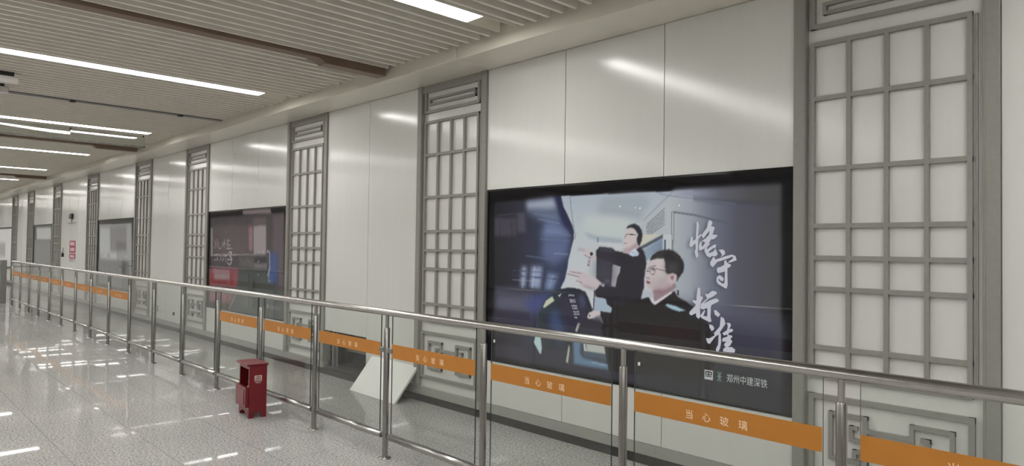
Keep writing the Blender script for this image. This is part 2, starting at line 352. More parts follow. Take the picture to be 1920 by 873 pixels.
# ------------------------------------------------------------------ lattice pilasters
PIL_LABEL = ['widest grey lattice pilaster at the right edge of the view, beside the big portrait poster',
             'grey lattice pilaster on the left side of the big portrait poster', 'grey lattice pilaster between the dark red poster and the opening low in the wall',
             'grey lattice pilaster on the left side of the dark red poster', 'grey lattice pilaster right of the pale grey poster',
             'grey lattice pilaster between the red notice and the pale grey poster', 'grey lattice pilaster left of the red notice, right of the scribbled poster',
             'grey lattice pilaster on the left side of the scribbled poster', 'farthest lattice pilaster, beside the last poster at the left edge']
HZ = [2.913, 2.57, 2.128, 1.774, 1.576, 1.384, 1.022, 0.845]
VX = [0.113, 0.330, 0.542, 0.752, 0.960]            # from the pilaster's left edge
def pilaster(x1, label):
    x0 = x1 - PW; g = M['grey']
    t = thing('lattice_pilaster', label, 'pilaster', ((x0 + x1) / 2, WY, LEDGE1), 'lattice pilasters along the wall')
    for a in (x0, x1 - 0.078):
        b_ = MB(); b_.box(a, a + 0.078, WY - 0.025, WY + 0.08, LEDGE1, SOF_Z, g, bev=0.003)
        b_.box(a + (0.066 if a == x0 else 0.006), a + (0.072 if a == x0 else 0.012), WY - 0.028, WY - 0.024, LEDGE1, SOF_Z, g)
        o = b_.build('side_band', t)
    p = MB(); p.box(x0 + 0.078, x1 - 0.078, WY + 0.022, WY + 0.08, LEDGE1, SOF_Z, M['panel_back']); p.build('back_panel', t)
    yb, yf = WY + 0.022, WY - 0.006
    l = MB(); wv = 0.0125
    for i, v in enumerate(VX): l.box(x0 + v - wv, x0 + v + wv, yf, yb, HZ[-1] - 0.013, HZ[0] + 0.013, g)
    for z in HZ: l.box(x0 + VX[0] - wv, x0 + VX[-1] + wv, yf + 0.002, yb, z - 0.014, z + 0.014, g)
    l.box(x1 - 0.116, x1 - 0.104, yf + 0.010, yb, HZ[-1], HZ[0], g)
    l.build('lattice', t)
    q = MB()                                         # top fret
    xl, xr = x0 + 0.097, x1 - 0.118
    q.box(x0 + 0.078, x1 - 0.078, yf - 0.008, yb, 3.225, SOF_Z, g); q.box(xl, xr, yf + 0.001, yb, 3.011, 3.039, g)
    q.box(xl, xl + 0.03, yf, yb, 3.011, 3.225, g); q.box(xr - 0.03, xr, yf, yb, 3.011, 3.225, g)
    ra, rb = x0 + 0.174, x0 + 0.917
    q.box(ra, rb, yf + 0.001, yb, 3.145, 3.168, g); q.box(ra, rb, yf + 0.001, yb, 3.089, 3.112, g); q.box(rb - 0.023, rb, yf, yb, 3.089, 3.168, g); q.box(ra, ra + 0.023, yf, yb, 3.089, 3.168, g)
    q.build('top_fret', t)
    q = MB()                                         # bottom fret
    z0, z1 = 0.250, 0.735; w = 0.030
    q.box(xl, xr, yf + 0.001, yb, z1 - w, z1, g); q.box(xl, xr, yf + 0.001, yb, z0, z0 + w, g); q.box(xl, xl + w, yf, yb, z0, z1, g); q.box(xr - w, xr, yf, yb, z0, z1, g)
    q.box(x0 + 0.078, xl + 0.004, yf + 0.012, yb, z0, z1, g)
    s = 0.024; cx = x0 + 0.5535
    for sg in (-1, 1):
        o_ = cx + sg * 0.336; i_ = cx + sg * 0.112
        def bx(a, b, c, d): q.box(min(a, b), max(a, b), yf + (0.001 if abs(a - b) > d - c else 0.0), yb, c, d, g)
        bx(o_, o_ - sg * s, 0.350, 0.642)                          # outer upright
        bx(o_, i_, 0.642 - s, 0.642); bx(o_, i_, 0.350, 0.350 + s)  # top and bottom
        bx(i_, i_ + sg * s, 0.478, 0.642); bx(i_, i_ + sg * s, 0.350, 0.430)   # inner upright, broken
        bx(i_, i_ + sg * 0.105, 0.478, 0.478 + s)                  # bar turning inward
        bx(i_ + sg * 0.105, i_ + sg * (0.105 - s), 0.478, 0.575); bx(i_ + sg * 0.105, i_ + sg * 0.055, 0.575 - s, 0.575)   # hook
        bx(i_, i_ + sg * 0.085, 0.412, 0.412 + s); bx(i_ + sg * 0.085, i_ + sg * (0.085 - s), 0.385, 0.412 + s)
    q.box(cx - 0.112, cx + 0.112, yf + 0.0015, yb, 0.545, 0.569, g); q.box(cx - 0.112, cx + 0.112, yf + 0.0015, yb, 0.412, 0.436, g)
    q.build('bottom_fret', t)
for x1, lab in zip(PIL, PIL_LABEL): pilaster(x1, lab)

# ------------------------------------------------------------------ poster art, two pieces with reflections painted in
ART_DRIVERS=[('p',[(-129,2451),(2975,2194),(2983,507),(-82,415)],(20,19,20),0),
('p',[(94,2027),(916,2044),(1741,2051),(2850,2048),(2858,568),(1759,583),(928,592),(125,602)],(52,50,60),2),
('g',[(94,2027),(916,2044),(1195,1202),(868,1250),(621,793),(623,700),(122,740)],((107,1433),(1075,1461),[(0,(36,35,39)),(0.4,(48,48,60)),(0.75,(54,62,84)),(1,(47,52,76))]),3),
('p',[(92,1893),(388,1886),(392,1718),(96,1719)],(66,62,72),3),
('p',[(400,1921),(501,1927),(516,1752),(404,1753)],(72,70,82),3),
('p',[(499,2028),(844,2048),(891,1946),(776,1936),(525,1953)],(150,158,172),5),
('p',[(525,1953),(891,1941),(960,1832),(731,1853),(538,1917)],(98,108,130),7),
('p',[(686,1717),(766,1852),(915,1824),(1049,1740),(995,1683),(734,1691)],(104,118,150),8),
('p',[(734,1691),(1028,1716),(1020,1552),(854,1465),(690,1546)],(88,98,130),8),
('p',[(460,1447),(534,1449),(514,1248),(445,1245)],(128,138,162),4),
('p',[(583,1451),(721,1454),(695,1254),(563,1255)],(134,144,170),4),
('p',[(786,1406),(911,1385),(846,1257),(742,1252)],(108,122,152),4),
('p',[(113,1250),(413,1270),(880,1234),(624,1211),(114,1182)],(60,60,70),3),
('l',[(349,1324),(694,1326)],(150,155,165),7,1),
('p',[(114,1191),(648,1204),(615,1030),(118,1028)],(84,84,100),8),
('p',[(77,1007),(651,1033),(653,931),(79,925)],(58,56,70),6),
('p',[(503,1161),(835,1240),(744,1133),(675,1035),(505,1083)],(70,76,116),7),
('p',[(860,2060),(928,2057),(958,1964),(1009,1888),(1059,1805),(1079,1748),(1072,1683),(1038,1748),(960,1815),(914,1899)],(44,46,72),3),
('l',[(611,1915),(846,1884)],(104,114,140),7,1),
('l',[(660,1867),(915,1824)],(118,128,152),7,1),
('l',[(732,1810),(1016,1748)],(96,106,136),7,1),
('l',[(756,1767),(1049,1720)],(110,122,150),6,1),
('l',[(687,1691),(1028,1675)],(100,112,140),6,1),
('l',[(852,1570),(1008,1564)],(150,158,176),5,1),
('l',[(520,1543),(853,1515)],(86,96,124),9,1),
('l',[(491,1439),(476,1255)],(150,158,178),9,1),
('l',[(626,1447),(599,1266)],(156,164,184),10,1),
('l',[(691,1445),(671,1257)],(120,132,160),7,1),
('l',[(844,1383),(800,1263)],(140,150,174),7,1),
('l',[(553,1450),(538,1250)],(52,56,74),8,1),
('l',[(750,1430),(730,1243)],(50,54,72),8,1),
('l',[(347,1408),(922,1402)],(70,76,98),6,1),
('l',[(335,1364),(901,1351)],(60,64,84),7,1),
('l',[(414,1243),(857,1241)],(44,46,60),8,1),
('l',[(85,1893),(89,1719)],(34,33,37),8,1),
('l',[(501,1927),(510,1752)],(46,44,48),5,1),
('l',[(126,1915),(501,1923)],(84,82,90),5,1),
('l',[(167,1864),(176,1446)],(44,42,46),7,1),
('l',[(325,1843),(340,1451)],(40,39,44),8,1),
('g',[(928,2057),(958,1964),(1009,1888),(1059,1805),(1079,1748),(1077,1699),(1051,1617),(1020,1519),(1010,1454),(984,1355),(936,1278),(1282,1035),(2215,962),(2205,2043),(1741,2047)],((1211,2033),(1224,1204),[(0,(160,168,178)),(0.35,(174,181,184)),(1,(184,186,188))]),1),
('p',[(1380,2031),(1701,2041),(1817,2011),(1840,1969),(1776,1906),(1599,1942),(1341,1963)],(150,158,166),5),
('p',[(1341,1960),(1599,1942),(1776,1903),(1759,1832),(1554,1866),(1326,1900)],(146,154,160),6),
('p',[(1194,1885),(1554,1857),(1748,1823),(1630,1801),(1587,1698),(1320,1730),(1188,1769)],(178,186,184),6),
('p',[(1180,1750),(1337,1714),(1587,1692),(1576,1658),(1341,1672),(1239,1705)],(150,160,168),2),
('p',[(1341,1666),(1576,1655),(1573,1594),(1512,1599),(1354,1629)],(182,186,186),1),
('l',[(1031,2053),(1039,1967),(1063,1849),(1086,1744)],(120,132,140),8,0),
('l',[(1099,1737),(1087,1692)],(96,104,114),6,0),
('p',[(1329,1707),(1343,1707),(1344,1667),(1329,1666)],(120,128,134),0),
('d',[(1553,1947)],(240,244,246),5),
('d',[(1743,1929)],(240,244,246),5),
('d',[(1699,1933)],(240,244,246),4),
('g',[(2004,2010),(2435,1953),(2853,1921),(2852,2046),(2434,2054),(2051,2052)],((2012,2020),(2828,1982),[(0,(156,162,172)),(0.25,(132,136,152)),(0.5,(92,92,102)),(0.8,(74,74,76)),(1,(70,70,69))]),3),
('g',[(1996,2011),(2435,1949),(2853,1921),(2859,739),(2009,809)],((2015,1750),(2854,1743),[(0,(164,171,174)),(0.2,(146,152,160)),(0.42,(104,108,122)),(0.62,(82,82,94)),(0.85,(74,73,80)),(1,(70,70,71))]),3),
('g',[(1933,1248),(2862,1168),(2865,566),(1759,575)],((2212,1265),(2217,735),[(0,(92,92,108)),(0.4,(62,62,76)),(1,(46,46,50))]),10),
('p',[(1778,1843),(1988,2008),(2012,2010),(2020,1615),(1953,1614),(1951,1723),(1746,1626),(1745,1780)],(166,172,176),1),
('l',[(1916,2032),(2004,2012),(2379,1955),(2538,1930)],(110,116,128),5,1),
('l',[(1778,1836),(1996,2011),(2047,2052)],(120,126,130),5,1),
('l',[(2037,1891),(2220,1863),(2322,1838),(2532,1786)],(78,88,94),9,1),
('l',[(2023,1891),(2032,1548)],(90,98,102),5,0),
('l',[(2045,1884),(2045,1548)],(90,98,102),5,0),
('l',[(1803,1800),(1964,1920)],(96,102,104),4,0),
('l',[(1803,1786),(1964,1903)],(96,102,104),4,0),
('l',[(1804,1773),(1964,1886)],(96,102,104),5,0),
('l',[(1804,1759),(1964,1869)],(96,102,104),4,0),
('l',[(1804,1745),(1964,1852)],(96,102,104),4,0),
('l',[(1804,1731),(1965,1835)],(96,102,104),4,0),
('l',[(1804,1717),(1965,1818)],(96,102,104),4,0),
('l',[(1804,1703),(1965,1801)],(96,102,104),4,0),
('d',[(2089,1936)],(238,240,244),5),
('p',[(1767,1729),(1927,1728),(1749,1635),(1736,1646)],(186,184,170),1),
('g',[(1743,1627),(1951,1721),(1952,1611),(1916,1606),(1843,1564),(1807,1517)],((1774,1646),(1928,1647),[(0,(150,164,176)),(1,(122,138,156))]),1),
('p',[(1743,1630),(1951,1726),(1951,1703),(1768,1617)],(78,82,88),1),
('l',[(1784,1599),(1940,1667)],(104,116,134),4,1),
('l',[(1790,1580),(1940,1649)],(104,116,134),4,1),
('l',[(1797,1560),(1940,1632)],(104,116,134),4,1),
('l',[(1803,1540),(1940,1614)],(104,116,134),4,1),
('p',[(1952,1728),(2040,1728),(2041,1600),(1953,1614)],(178,183,186),1),
('p',[(1963,1688),(1976,1688),(1977,1611),(1964,1611)],(84,88,94),0),
('l',[(2031,1728),(2034,1602)],(96,102,108),7,0),
('p',[(1319,1540),(1491,1494),(1477,1324),(1406,1305),(1358,1346),(1321,1376)],(52,50,58),1),
('p',[(1314,1281),(1298,1280),(1288,1116),(1306,1117)],(86,86,96),0),
('p',[(1318,1600),(1354,1630),(1480,1619),(1516,1596),(1588,1593),(1656,1577),(1706,1631),(1750,1631),(1779,1605),(1798,1561),(1807,1508),(1790,1407),(1786,1318),(1762,1231),(1668,1204),(1487,1106),(1385,1098),(1487,1146),(1432,1176),(1419,1215),(1515,1310),(1530,1391),(1556,1434),(1561,1474),(1491,1491),(1319,1534)],(46,43,50),1),
('p',[(1350,1333),(1406,1323),(1515,1319),(1578,1210),(1494,1149),(1432,1173),(1419,1217),(1319,1225),(1307,1268),(1326,1294)],(44,42,48),1),
('p',[(1490,1489),(1561,1474),(1554,1434),(1526,1391),(1509,1315),(1475,1327)],(166,165,170),1),
('p',[(1307,1224),(1423,1211),(1432,1174),(1487,1147),(1480,1104),(1369,1114),(1303,1109)],(152,166,180),1),
('p',[(1405,1366),(1460,1364),(1457,1348),(1410,1350)],(120,112,140),2),
('p',[(1354,1626),(1480,1616),(1503,1584),(1346,1596)],(62,62,72),2),
('p',[(1323,1515),(1490,1494),(1484,1327),(1406,1330),(1333,1370)],(70,68,78),14),
('p',[(1647,1637),(1731,1674),(1743,1632),(1692,1595),(1648,1575),(1584,1585),(1588,1617)],(170,154,158),1),
('p',[(1620,1771),(1653,1782),(1694,1770),(1709,1728),(1724,1713),(1724,1668),(1692,1631),(1655,1618),(1610,1621),(1595,1636),(1589,1658),(1599,1667),(1583,1679),(1600,1707),(1609,1734)],(188,177,175),1),
('p',[(1610,1622),(1655,1624),(1695,1648),(1728,1677),(1699,1632),(1651,1612)],(138,118,120),2),
('p',[(1614,1772),(1631,1795),(1668,1808),(1697,1811),(1734,1793),(1759,1763),(1769,1724),(1760,1678),(1739,1637),(1722,1660),(1714,1692),(1729,1725),(1701,1763),(1683,1775),(1657,1781)],(44,46,50),1),
('l',[(1620,1729),(1709,1726)],(62,62,66),6,0),
('l',[(1602,1698),(1605,1716),(1624,1728)],(90,88,92),5,0),
('l',[(1591,1657),(1619,1658)],(120,90,96),4,0),
('p',[(1642,1575),(1670,1604),(1701,1621),(1740,1584),(1729,1565),(1685,1558),(1648,1568)],(184,195,208),1),
('l',[(1670,1586),(1707,1572)],(140,150,170),4,0),
('l',[(1681,1595),(1718,1581)],(140,150,170),4,0),
('p',[(1186,1599),(1223,1619),(1258,1603),(1259,1557),(1229,1547),(1191,1563)],(186,172,174),1),
('l',[(1127,1619),(1203,1604)],(160,150,152),9,1),
('l',[(1114,1604),(1195,1591)],(166,156,158),10,1),
('l',[(1191,1563),(1229,1546),(1315,1546)],(110,100,106),4,0),
('p',[(1261,1564),(1321,1554),(1321,1523),(1266,1533)],(178,164,168),1),
('d',[(1269,1572)],(56,52,60),16),
('l',[(1257,1545),(1241,1526),(1230,1478),(1246,1475),(1254,1526)],(122,78,90),6,0),
('l',[(1039,1423),(1193,1409)],(176,160,164),14,1),
('l',[(1013,1403),(1160,1382)],(178,162,166),16,1),
('l',[(1014,1399),(1152,1377)],(112,96,106),5,0),
('l',[(1048,1419),(1160,1407)],(120,104,112),4,0),
('p',[(1147,1398),(1193,1414),(1268,1393),(1325,1371),(1366,1347),(1350,1314),(1333,1294),(1270,1285),(1211,1300),(1144,1316),(1135,1333),(1173,1335),(1109,1347),(1105,1361),(1139,1370)],(182,171,174),1),
('p',[(1144,1317),(1211,1311),(1278,1298),(1333,1294),(1270,1284),(1211,1299)],(134,122,128),2),
('l',[(1110,1345),(1173,1335)],(116,98,108),5,0),
('p',[(1362,1348),(1407,1333),(1402,1308),(1354,1330)],(172,174,180),1),
('p',[(1370,1340),(1394,1332),(1392,1323),(1366,1332)],(70,70,78),0),
('g',[(653,927),(681,1036),(744,1133),(847,1215),(902,1260),(1024,1288),(1142,1282),(1211,1260),(1253,1191),(1285,1122),(1290,799),(633,724)],((744,1159),(1241,952),[(0,(52,60,66)),(0.5,(40,42,50)),(1,(46,46,54))]),1),
('p',[(914,1219),(1206,1228),(1249,1128),(1174,954),(1008,926),(928,1088)],(52,50,64),4),
('p',[(803,1062),(905,1103),(991,937),(817,921)],(60,72,104),7),
('p',[(744,1133),(903,1252),(937,1204),(792,1061)],(48,56,62),3),
('p',[(733,1106),(767,1160),(841,1204),(866,1167),(745,1094)],(182,186,164),1),
('p',[(905,1215),(950,1234),(926,1202)],(162,166,166),0),
('p',[(1025,1227),(1035,1230),(1038,1216),(1028,1213)],(158,158,168),0),
('p',[(1041,1228),(1051,1231),(1054,1217),(1045,1214)],(158,158,168),0),
('p',[(1057,1229),(1067,1231),(1070,1218),(1061,1215)],(158,158,168),0),
('p',[(1074,1230),(1083,1232),(1087,1219),(1077,1216)],(158,158,168),0),
('p',[(1038,1190),(1048,1192),(1052,1178),(1042,1175)],(158,158,168),0),
('p',[(1055,1191),(1064,1193),(1068,1179),(1058,1176)],(158,158,168),0),
('p',[(1071,1192),(1081,1194),(1084,1181),(1074,1177)],(158,158,168),0),
('p',[(1087,1193),(1097,1195),(1100,1182),(1090,1179)],(158,158,168),0),
('p',[(1045,1174),(1055,1176),(1058,1163),(1049,1160)],(158,158,168),0),
('p',[(1061,1175),(1071,1177),(1075,1164),(1065,1161)],(158,158,168),0),
('p',[(1078,1176),(1087,1178),(1091,1165),(1081,1162)],(158,158,168),0),
('p',[(1094,1177),(1103,1179),(1107,1166),(1097,1163)],(158,158,168),0),
('p',[(1059,1142),(1068,1145),(1072,1131),(1062,1128)],(158,158,168),0),
('p',[(1075,1143),(1085,1146),(1088,1132),(1078,1129)],(158,158,168),0),
('p',[(1091,1145),(1101,1147),(1104,1133),(1094,1130)],(158,158,168),0),
('p',[(1107,1146),(1117,1148),(1120,1134),(1110,1131)],(158,158,168),0),
('p',[(1068,1123),(1077,1125),(1081,1111),(1071,1108)],(158,158,168),0),
('p',[(1084,1124),(1093,1126),(1097,1113),(1087,1109)],(158,158,168),0),
('p',[(1100,1125),(1109,1127),(1113,1114),(1103,1111)],(158,158,168),0),
('p',[(1116,1126),(1125,1128),(1129,1115),(1119,1112)],(158,158,168),0),
('p',[(1081,1095),(1091,1098),(1094,1084),(1085,1081)],(158,158,168),0),
('p',[(1097,1096),(1107,1099),(1110,1085),(1101,1082)],(158,158,168),0),
('p',[(1113,1098),(1123,1100),(1126,1086),(1117,1083)],(158,158,168),0),
('p',[(1129,1099),(1139,1101),(1142,1088),(1133,1085)],(158,158,168),0),
('p',[(1087,1075),(1096,1078),(1100,1064),(1090,1061)],(158,158,168),0),
('p',[(1103,1077),(1112,1079),(1116,1065),(1106,1062)],(158,158,168),0),
('p',[(1119,1078),(1128,1080),(1132,1067),(1122,1064)],(158,158,168),0),
('p',[(1135,1079),(1144,1081),(1148,1068),(1138,1065)],(158,158,168),0),
('p',[(1095,1048),(1104,1050),(1108,1037),(1098,1033)],(158,158,168),0),
('p',[(1111,1049),(1120,1051),(1124,1038),(1114,1035)],(158,158,168),0),
('p',[(1132,1232),(1195,1240),(1218,1141),(1160,1129)],(66,68,92),3),
('p',[(1103,930),(1131,998),(1162,999),(1124,927)],(172,173,168),1),
('p',[(1157,1040),(1386,1078),(1411,987),(1443,928),(1150,931)],(58,56,64),5),
('p',[(1369,1115),(1480,1107),(1486,1184),(1848,1208),(1854,677),(1570,637),(1459,868),(1412,925),(1458,997),(1410,1010),(1386,1047),(1362,1088)],(44,41,44),1),
('p',[(1234,1066),(1248,1095),(1288,1108),(1361,1115),(1371,1089),(1330,1076),(1289,1050),(1248,1043),(1230,1056)],(186,176,178),1),
('p',[(1246,1072),(1269,1081),(1258,1058)],(60,55,62),0),
('p',[(1409,1009),(1463,1000),(1449,942)],(166,165,160),1),
('p',[(1079,865),(1172,875),(1161,759),(1191,724),(1500,701),(1501,661),(1271,661),(1095,657)],(94,118,142),2),
('p',[(1172,856),(1491,844),(1492,724),(1197,732)],(74,86,98),2),
('p',[(1222,855),(1491,853),(1492,778),(1229,779)],(168,171,163),1),
('p',[(1195,839),(1212,841),(1226,780),(1203,778)],(180,184,184),0),
('l',[(1286,697),(1493,690)],(170,188,200),5,1),
('p',[(1505,827),(1539,779),(1501,779)],(166,166,160),0),
('p',[(625,787),(645,845),(705,851),(725,758),(721,705),(704,693),(671,734)],(168,188,188),1),
('p',[(1005,665),(1035,814),(1048,783),(1029,656)],(168,175,158),1),
('p',[(842,941),(979,954),(952,761),(906,834)],(70,80,116),8),
('p',[(1708,1226),(1794,1252),(1829,1258),(1858,1215),(1886,1201),(1961,1253),(2028,1299),(2056,1313),(2083,1272),(2153,1243),(2219,1208),(2287,1136),(2337,1091),(2380,1024),(2402,913),(2411,838),(2291,713),(1458,649),(1375,986),(1529,1184)],(43,41,41),1),
('p',[(1832,1016),(2250,1044),(2263,1012),(1833,975)],(58,42,44),10),
('p',[(1779,1310),(1857,1294),(1866,1258),(1829,1257),(1760,1234)],(166,173,180),1),
('p',[(1865,1318),(1949,1322),(2032,1364),(2058,1373),(2072,1344),(1997,1283),(1962,1252),(1902,1208),(1878,1232)],(140,120,124),1),
('p',[(1836,1530),(1911,1550),(1959,1548),(1978,1511),(1985,1450),(2005,1426),(1996,1375),(2043,1370),(2032,1342),(1955,1310),(1868,1310),(1821,1325),(1809,1350),(1804,1382),(1801,1407),(1815,1434),(1816,1491)],(184,173,173),1),
('p',[(1858,1361),(1996,1400),(2026,1364),(1949,1317),(1868,1313),(1834,1327)],(160,147,150),7),
('p',[(1868,1313),(1955,1315),(2043,1365),(2032,1342),(1950,1297),(1889,1294)],(122,88,98),3),
('p',[(1833,1530),(1856,1569),(1910,1601),(1982,1615),(2041,1607),(2087,1578),(2123,1539),(2135,1505),(2129,1458),(2090,1409),(2072,1373),(2072,1423),(2048,1442),(1996,1434),(1978,1447),(1971,1521),(1959,1550),(1899,1546)],(42,41,43),1),
('p',[(1977,1513),(2094,1521),(2077,1443),(1996,1441)],(74,70,72),6),
('p',[(1996,1424),(2031,1442),(2072,1433),(2073,1403),(2049,1371),(2008,1370)],(184,166,168),1),
('p',[(2019,1419),(2051,1427),(2043,1392),(2024,1396)],(138,104,112),1),
('l',[(1823,1468),(1850,1482),(1890,1492)],(96,84,88),7,1),
('p',[(1857,1471),(1882,1471),(1883,1457),(1863,1454)],(92,80,88),1),
('p',[(1812,1460),(1827,1458),(1820,1442)],(100,86,92),1),
('l',[(1846,1464),(1860,1474),(1876,1471),(1886,1447),(1870,1425),(1850,1429),(1840,1448),(1846,1464)],(84,80,88),4,0),
('l',[(1887,1470),(1924,1466),(1984,1455)],(70,66,72),5,0),
('l',[(1794,1462),(1786,1444),(1797,1422)],(96,92,98),4,0),
('l',[(1808,1449),(1839,1450)],(90,86,92),4,0),
('p',[(1805,1380),(1853,1363),(1816,1353)],(112,56,68),1),
('l',[(1805,1400),(1834,1396)],(104,80,86),6,1),
('p',[(2028,1308),(2036,1297),(1886,1201),(1868,1213),(1852,1232),(1863,1250),(1877,1219)],(202,197,202),1),
('p',[(1974,1205),(1995,1216),(2062,1205),(2149,1178),(2096,1167),(2029,1180)],(152,178,192),1),
('p',[(2074,1323),(2094,1324),(2094,1284),(2081,1283)],(62,60,66),0),
('p',[(1994,1607),(2047,1602),(2087,1573),(2076,1558),(2041,1582)],(62,59,58),2),
('p',[(1910,1591),(1970,1604),(1958,1586),(1898,1565)],(64,60,60),3),
('l',[(1994,1606),(2003,1620)],(30,29,31),4,0),
('l',[(2007,1601),(2016,1612)],(30,29,31),4,0),
('l',[(2020,1597),(2029,1604)],(30,29,31),4,0),
('l',[(2033,1593),(2042,1596)],(30,29,31),4,0),
('l',[(2046,1588),(2054,1588)],(30,29,31),4,0),
('l',[(2058,1584),(2067,1580)],(30,29,31),4,0),
('l',[(2071,1580),(2080,1572)],(30,29,31),4,0),
('l',[(2084,1576),(2093,1565)],(30,29,31),4,0),
('l',[(2097,1571),(2105,1557)],(30,29,31),4,0),
('l',[(1862,1554),(1880,1575)],(56,53,54),4,1),
('l',[(1880,1560),(1898,1580)],(56,53,54),4,1),
('l',[(1898,1566),(1916,1584)],(56,53,54),4,1),
('l',[(1917,1572),(1934,1589)],(56,53,54),4,1),
('l',[(1935,1578),(1952,1594)],(56,53,54),4,1),
('l',[(1952,1584),(1970,1599)],(56,53,54),4,1),
('l',[(1970,1589),(1988,1604)],(56,53,54),4,1),
('l',[(1988,1595),(2006,1608)],(56,53,54),4,1),
('l',[(1918,1397),(1972,1389),(1996,1400)],(150,132,136),4,3),
('l',[(1839,1435),(1824,1404)],(200,190,190),4,2),
('p',[(1868,1518),(1941,1530),(1947,1505),(1875,1503)],(202,194,194),6)]
LETTERS=[[(2190,1705),(2202,1709),(2206,1690),(2204,1678),(2228,1690),(2226,1662),(2193,1633),(2175,1646)],
[(2236,1815),(2245,1817),(2254,1785),(2250,1756),(2246,1709),(2268,1729),(2273,1719),(2248,1690),(2247,1639),(2245,1600),(2250,1576),(2241,1556),(2230,1568),(2220,1603),(2229,1623),(2226,1662),(2228,1690),(2232,1756)],
[(2337,1827),(2358,1813),(2358,1797),(2348,1782),(2373,1778),(2376,1766),(2361,1724),(2384,1721),(2401,1718),(2385,1701),(2368,1690),(2351,1690),(2325,1655),(2295,1624),(2269,1612),(2255,1615),(2252,1639),(2264,1670),(2277,1678),(2275,1645),(2283,1639),(2297,1655),(2304,1668),(2277,1678),(2307,1697),(2333,1722),(2338,1751),(2316,1728),(2290,1697),(2272,1717),(2316,1771),(2326,1813)],
[(2325,1655),(2342,1667),(2338,1655),(2317,1632),(2318,1618),(2368,1650),(2390,1655),(2386,1636),(2377,1624),(2372,1632),(2334,1605),(2333,1592),(2368,1605),(2385,1625),(2402,1587),(2386,1571),(2360,1574),(2339,1562),(2317,1574),(2300,1604),(2299,1624)],
[(2408,1616),(2439,1621),(2456,1609),(2458,1587),(2422,1566),(2435,1582),(2423,1601)],
[(2343,1527),(2369,1571),(2389,1547),(2402,1536),(2365,1496),(2347,1508)],
[(2388,1550),(2464,1575),(2509,1586),(2535,1577),(2545,1549),(2494,1530),(2480,1534),(2518,1561),(2514,1572),(2465,1553),(2402,1534)],
[(2452,1541),(2465,1547),(2473,1530),(2503,1516),(2499,1504),(2477,1492),(2476,1459),(2479,1376),(2471,1352),(2458,1355),(2407,1380),(2394,1398),(2395,1425),(2415,1443),(2436,1434),(2450,1420),(2443,1400),(2428,1404),(2411,1419),(2409,1406),(2437,1385),(2455,1389),(2459,1469),(2407,1455),(2395,1471),(2400,1494),(2423,1499),(2452,1515)],
[(2247,1342),(2257,1351),(2267,1339),(2269,1288),(2290,1282),(2274,1246),(2267,1211),(2269,1141),(2255,1127),(2237,1142),(2235,1166),(2197,1146),(2180,1157),(2184,1173),(2232,1220),(2228,1231),(2210,1242),(2204,1257),(2238,1255),(2238,1283)],
[(2308,1312),(2323,1303),(2362,1331),(2391,1327),(2399,1315),(2366,1290),(2332,1273),(2293,1236),(2349,1266),(2392,1281),(2414,1270),(2409,1259),(2358,1232),(2352,1217),(2350,1148),(2358,1118),(2342,1112),(2281,1134),(2267,1149),(2302,1194),(2307,1183),(2293,1151),(2324,1149),(2325,1209),(2289,1196),(2268,1203),(2274,1234),(2323,1276),(2310,1295)],
[(2375,1195),(2392,1199),(2425,1173),(2410,1152),(2384,1166)],
[(2341,1097),(2368,1090),(2380,1073),(2374,1060),(2359,1051),(2342,1076)],
[(2429,1157),(2453,1147),(2465,1111),(2421,1046),(2430,1040),(2433,980),(2425,939),(2411,911),(2395,913),(2394,932),(2410,961),(2414,1032),(2389,1016),(2346,960),(2327,965),(2315,997),(2342,998),(2384,1024),(2377,1037),(2421,1087)],
[(2474,1118),(2498,1119),(2506,1101),(2491,1076),(2509,1081),(2523,1074),(2516,1062),(2489,1050),(2487,1036),(2513,1035),(2517,1026),(2502,1011),(2517,996),(2502,968),(2484,952),(2513,957),(2538,942),(2533,922),(2506,919),(2448,919),(2450,938),(2470,954),(2456,959),(2457,973),(2473,991),(2444,986),(2439,998),(2447,1012),(2480,1025),(2480,1039),(2454,1030),(2442,1045),(2476,1068),(2483,1096)]]
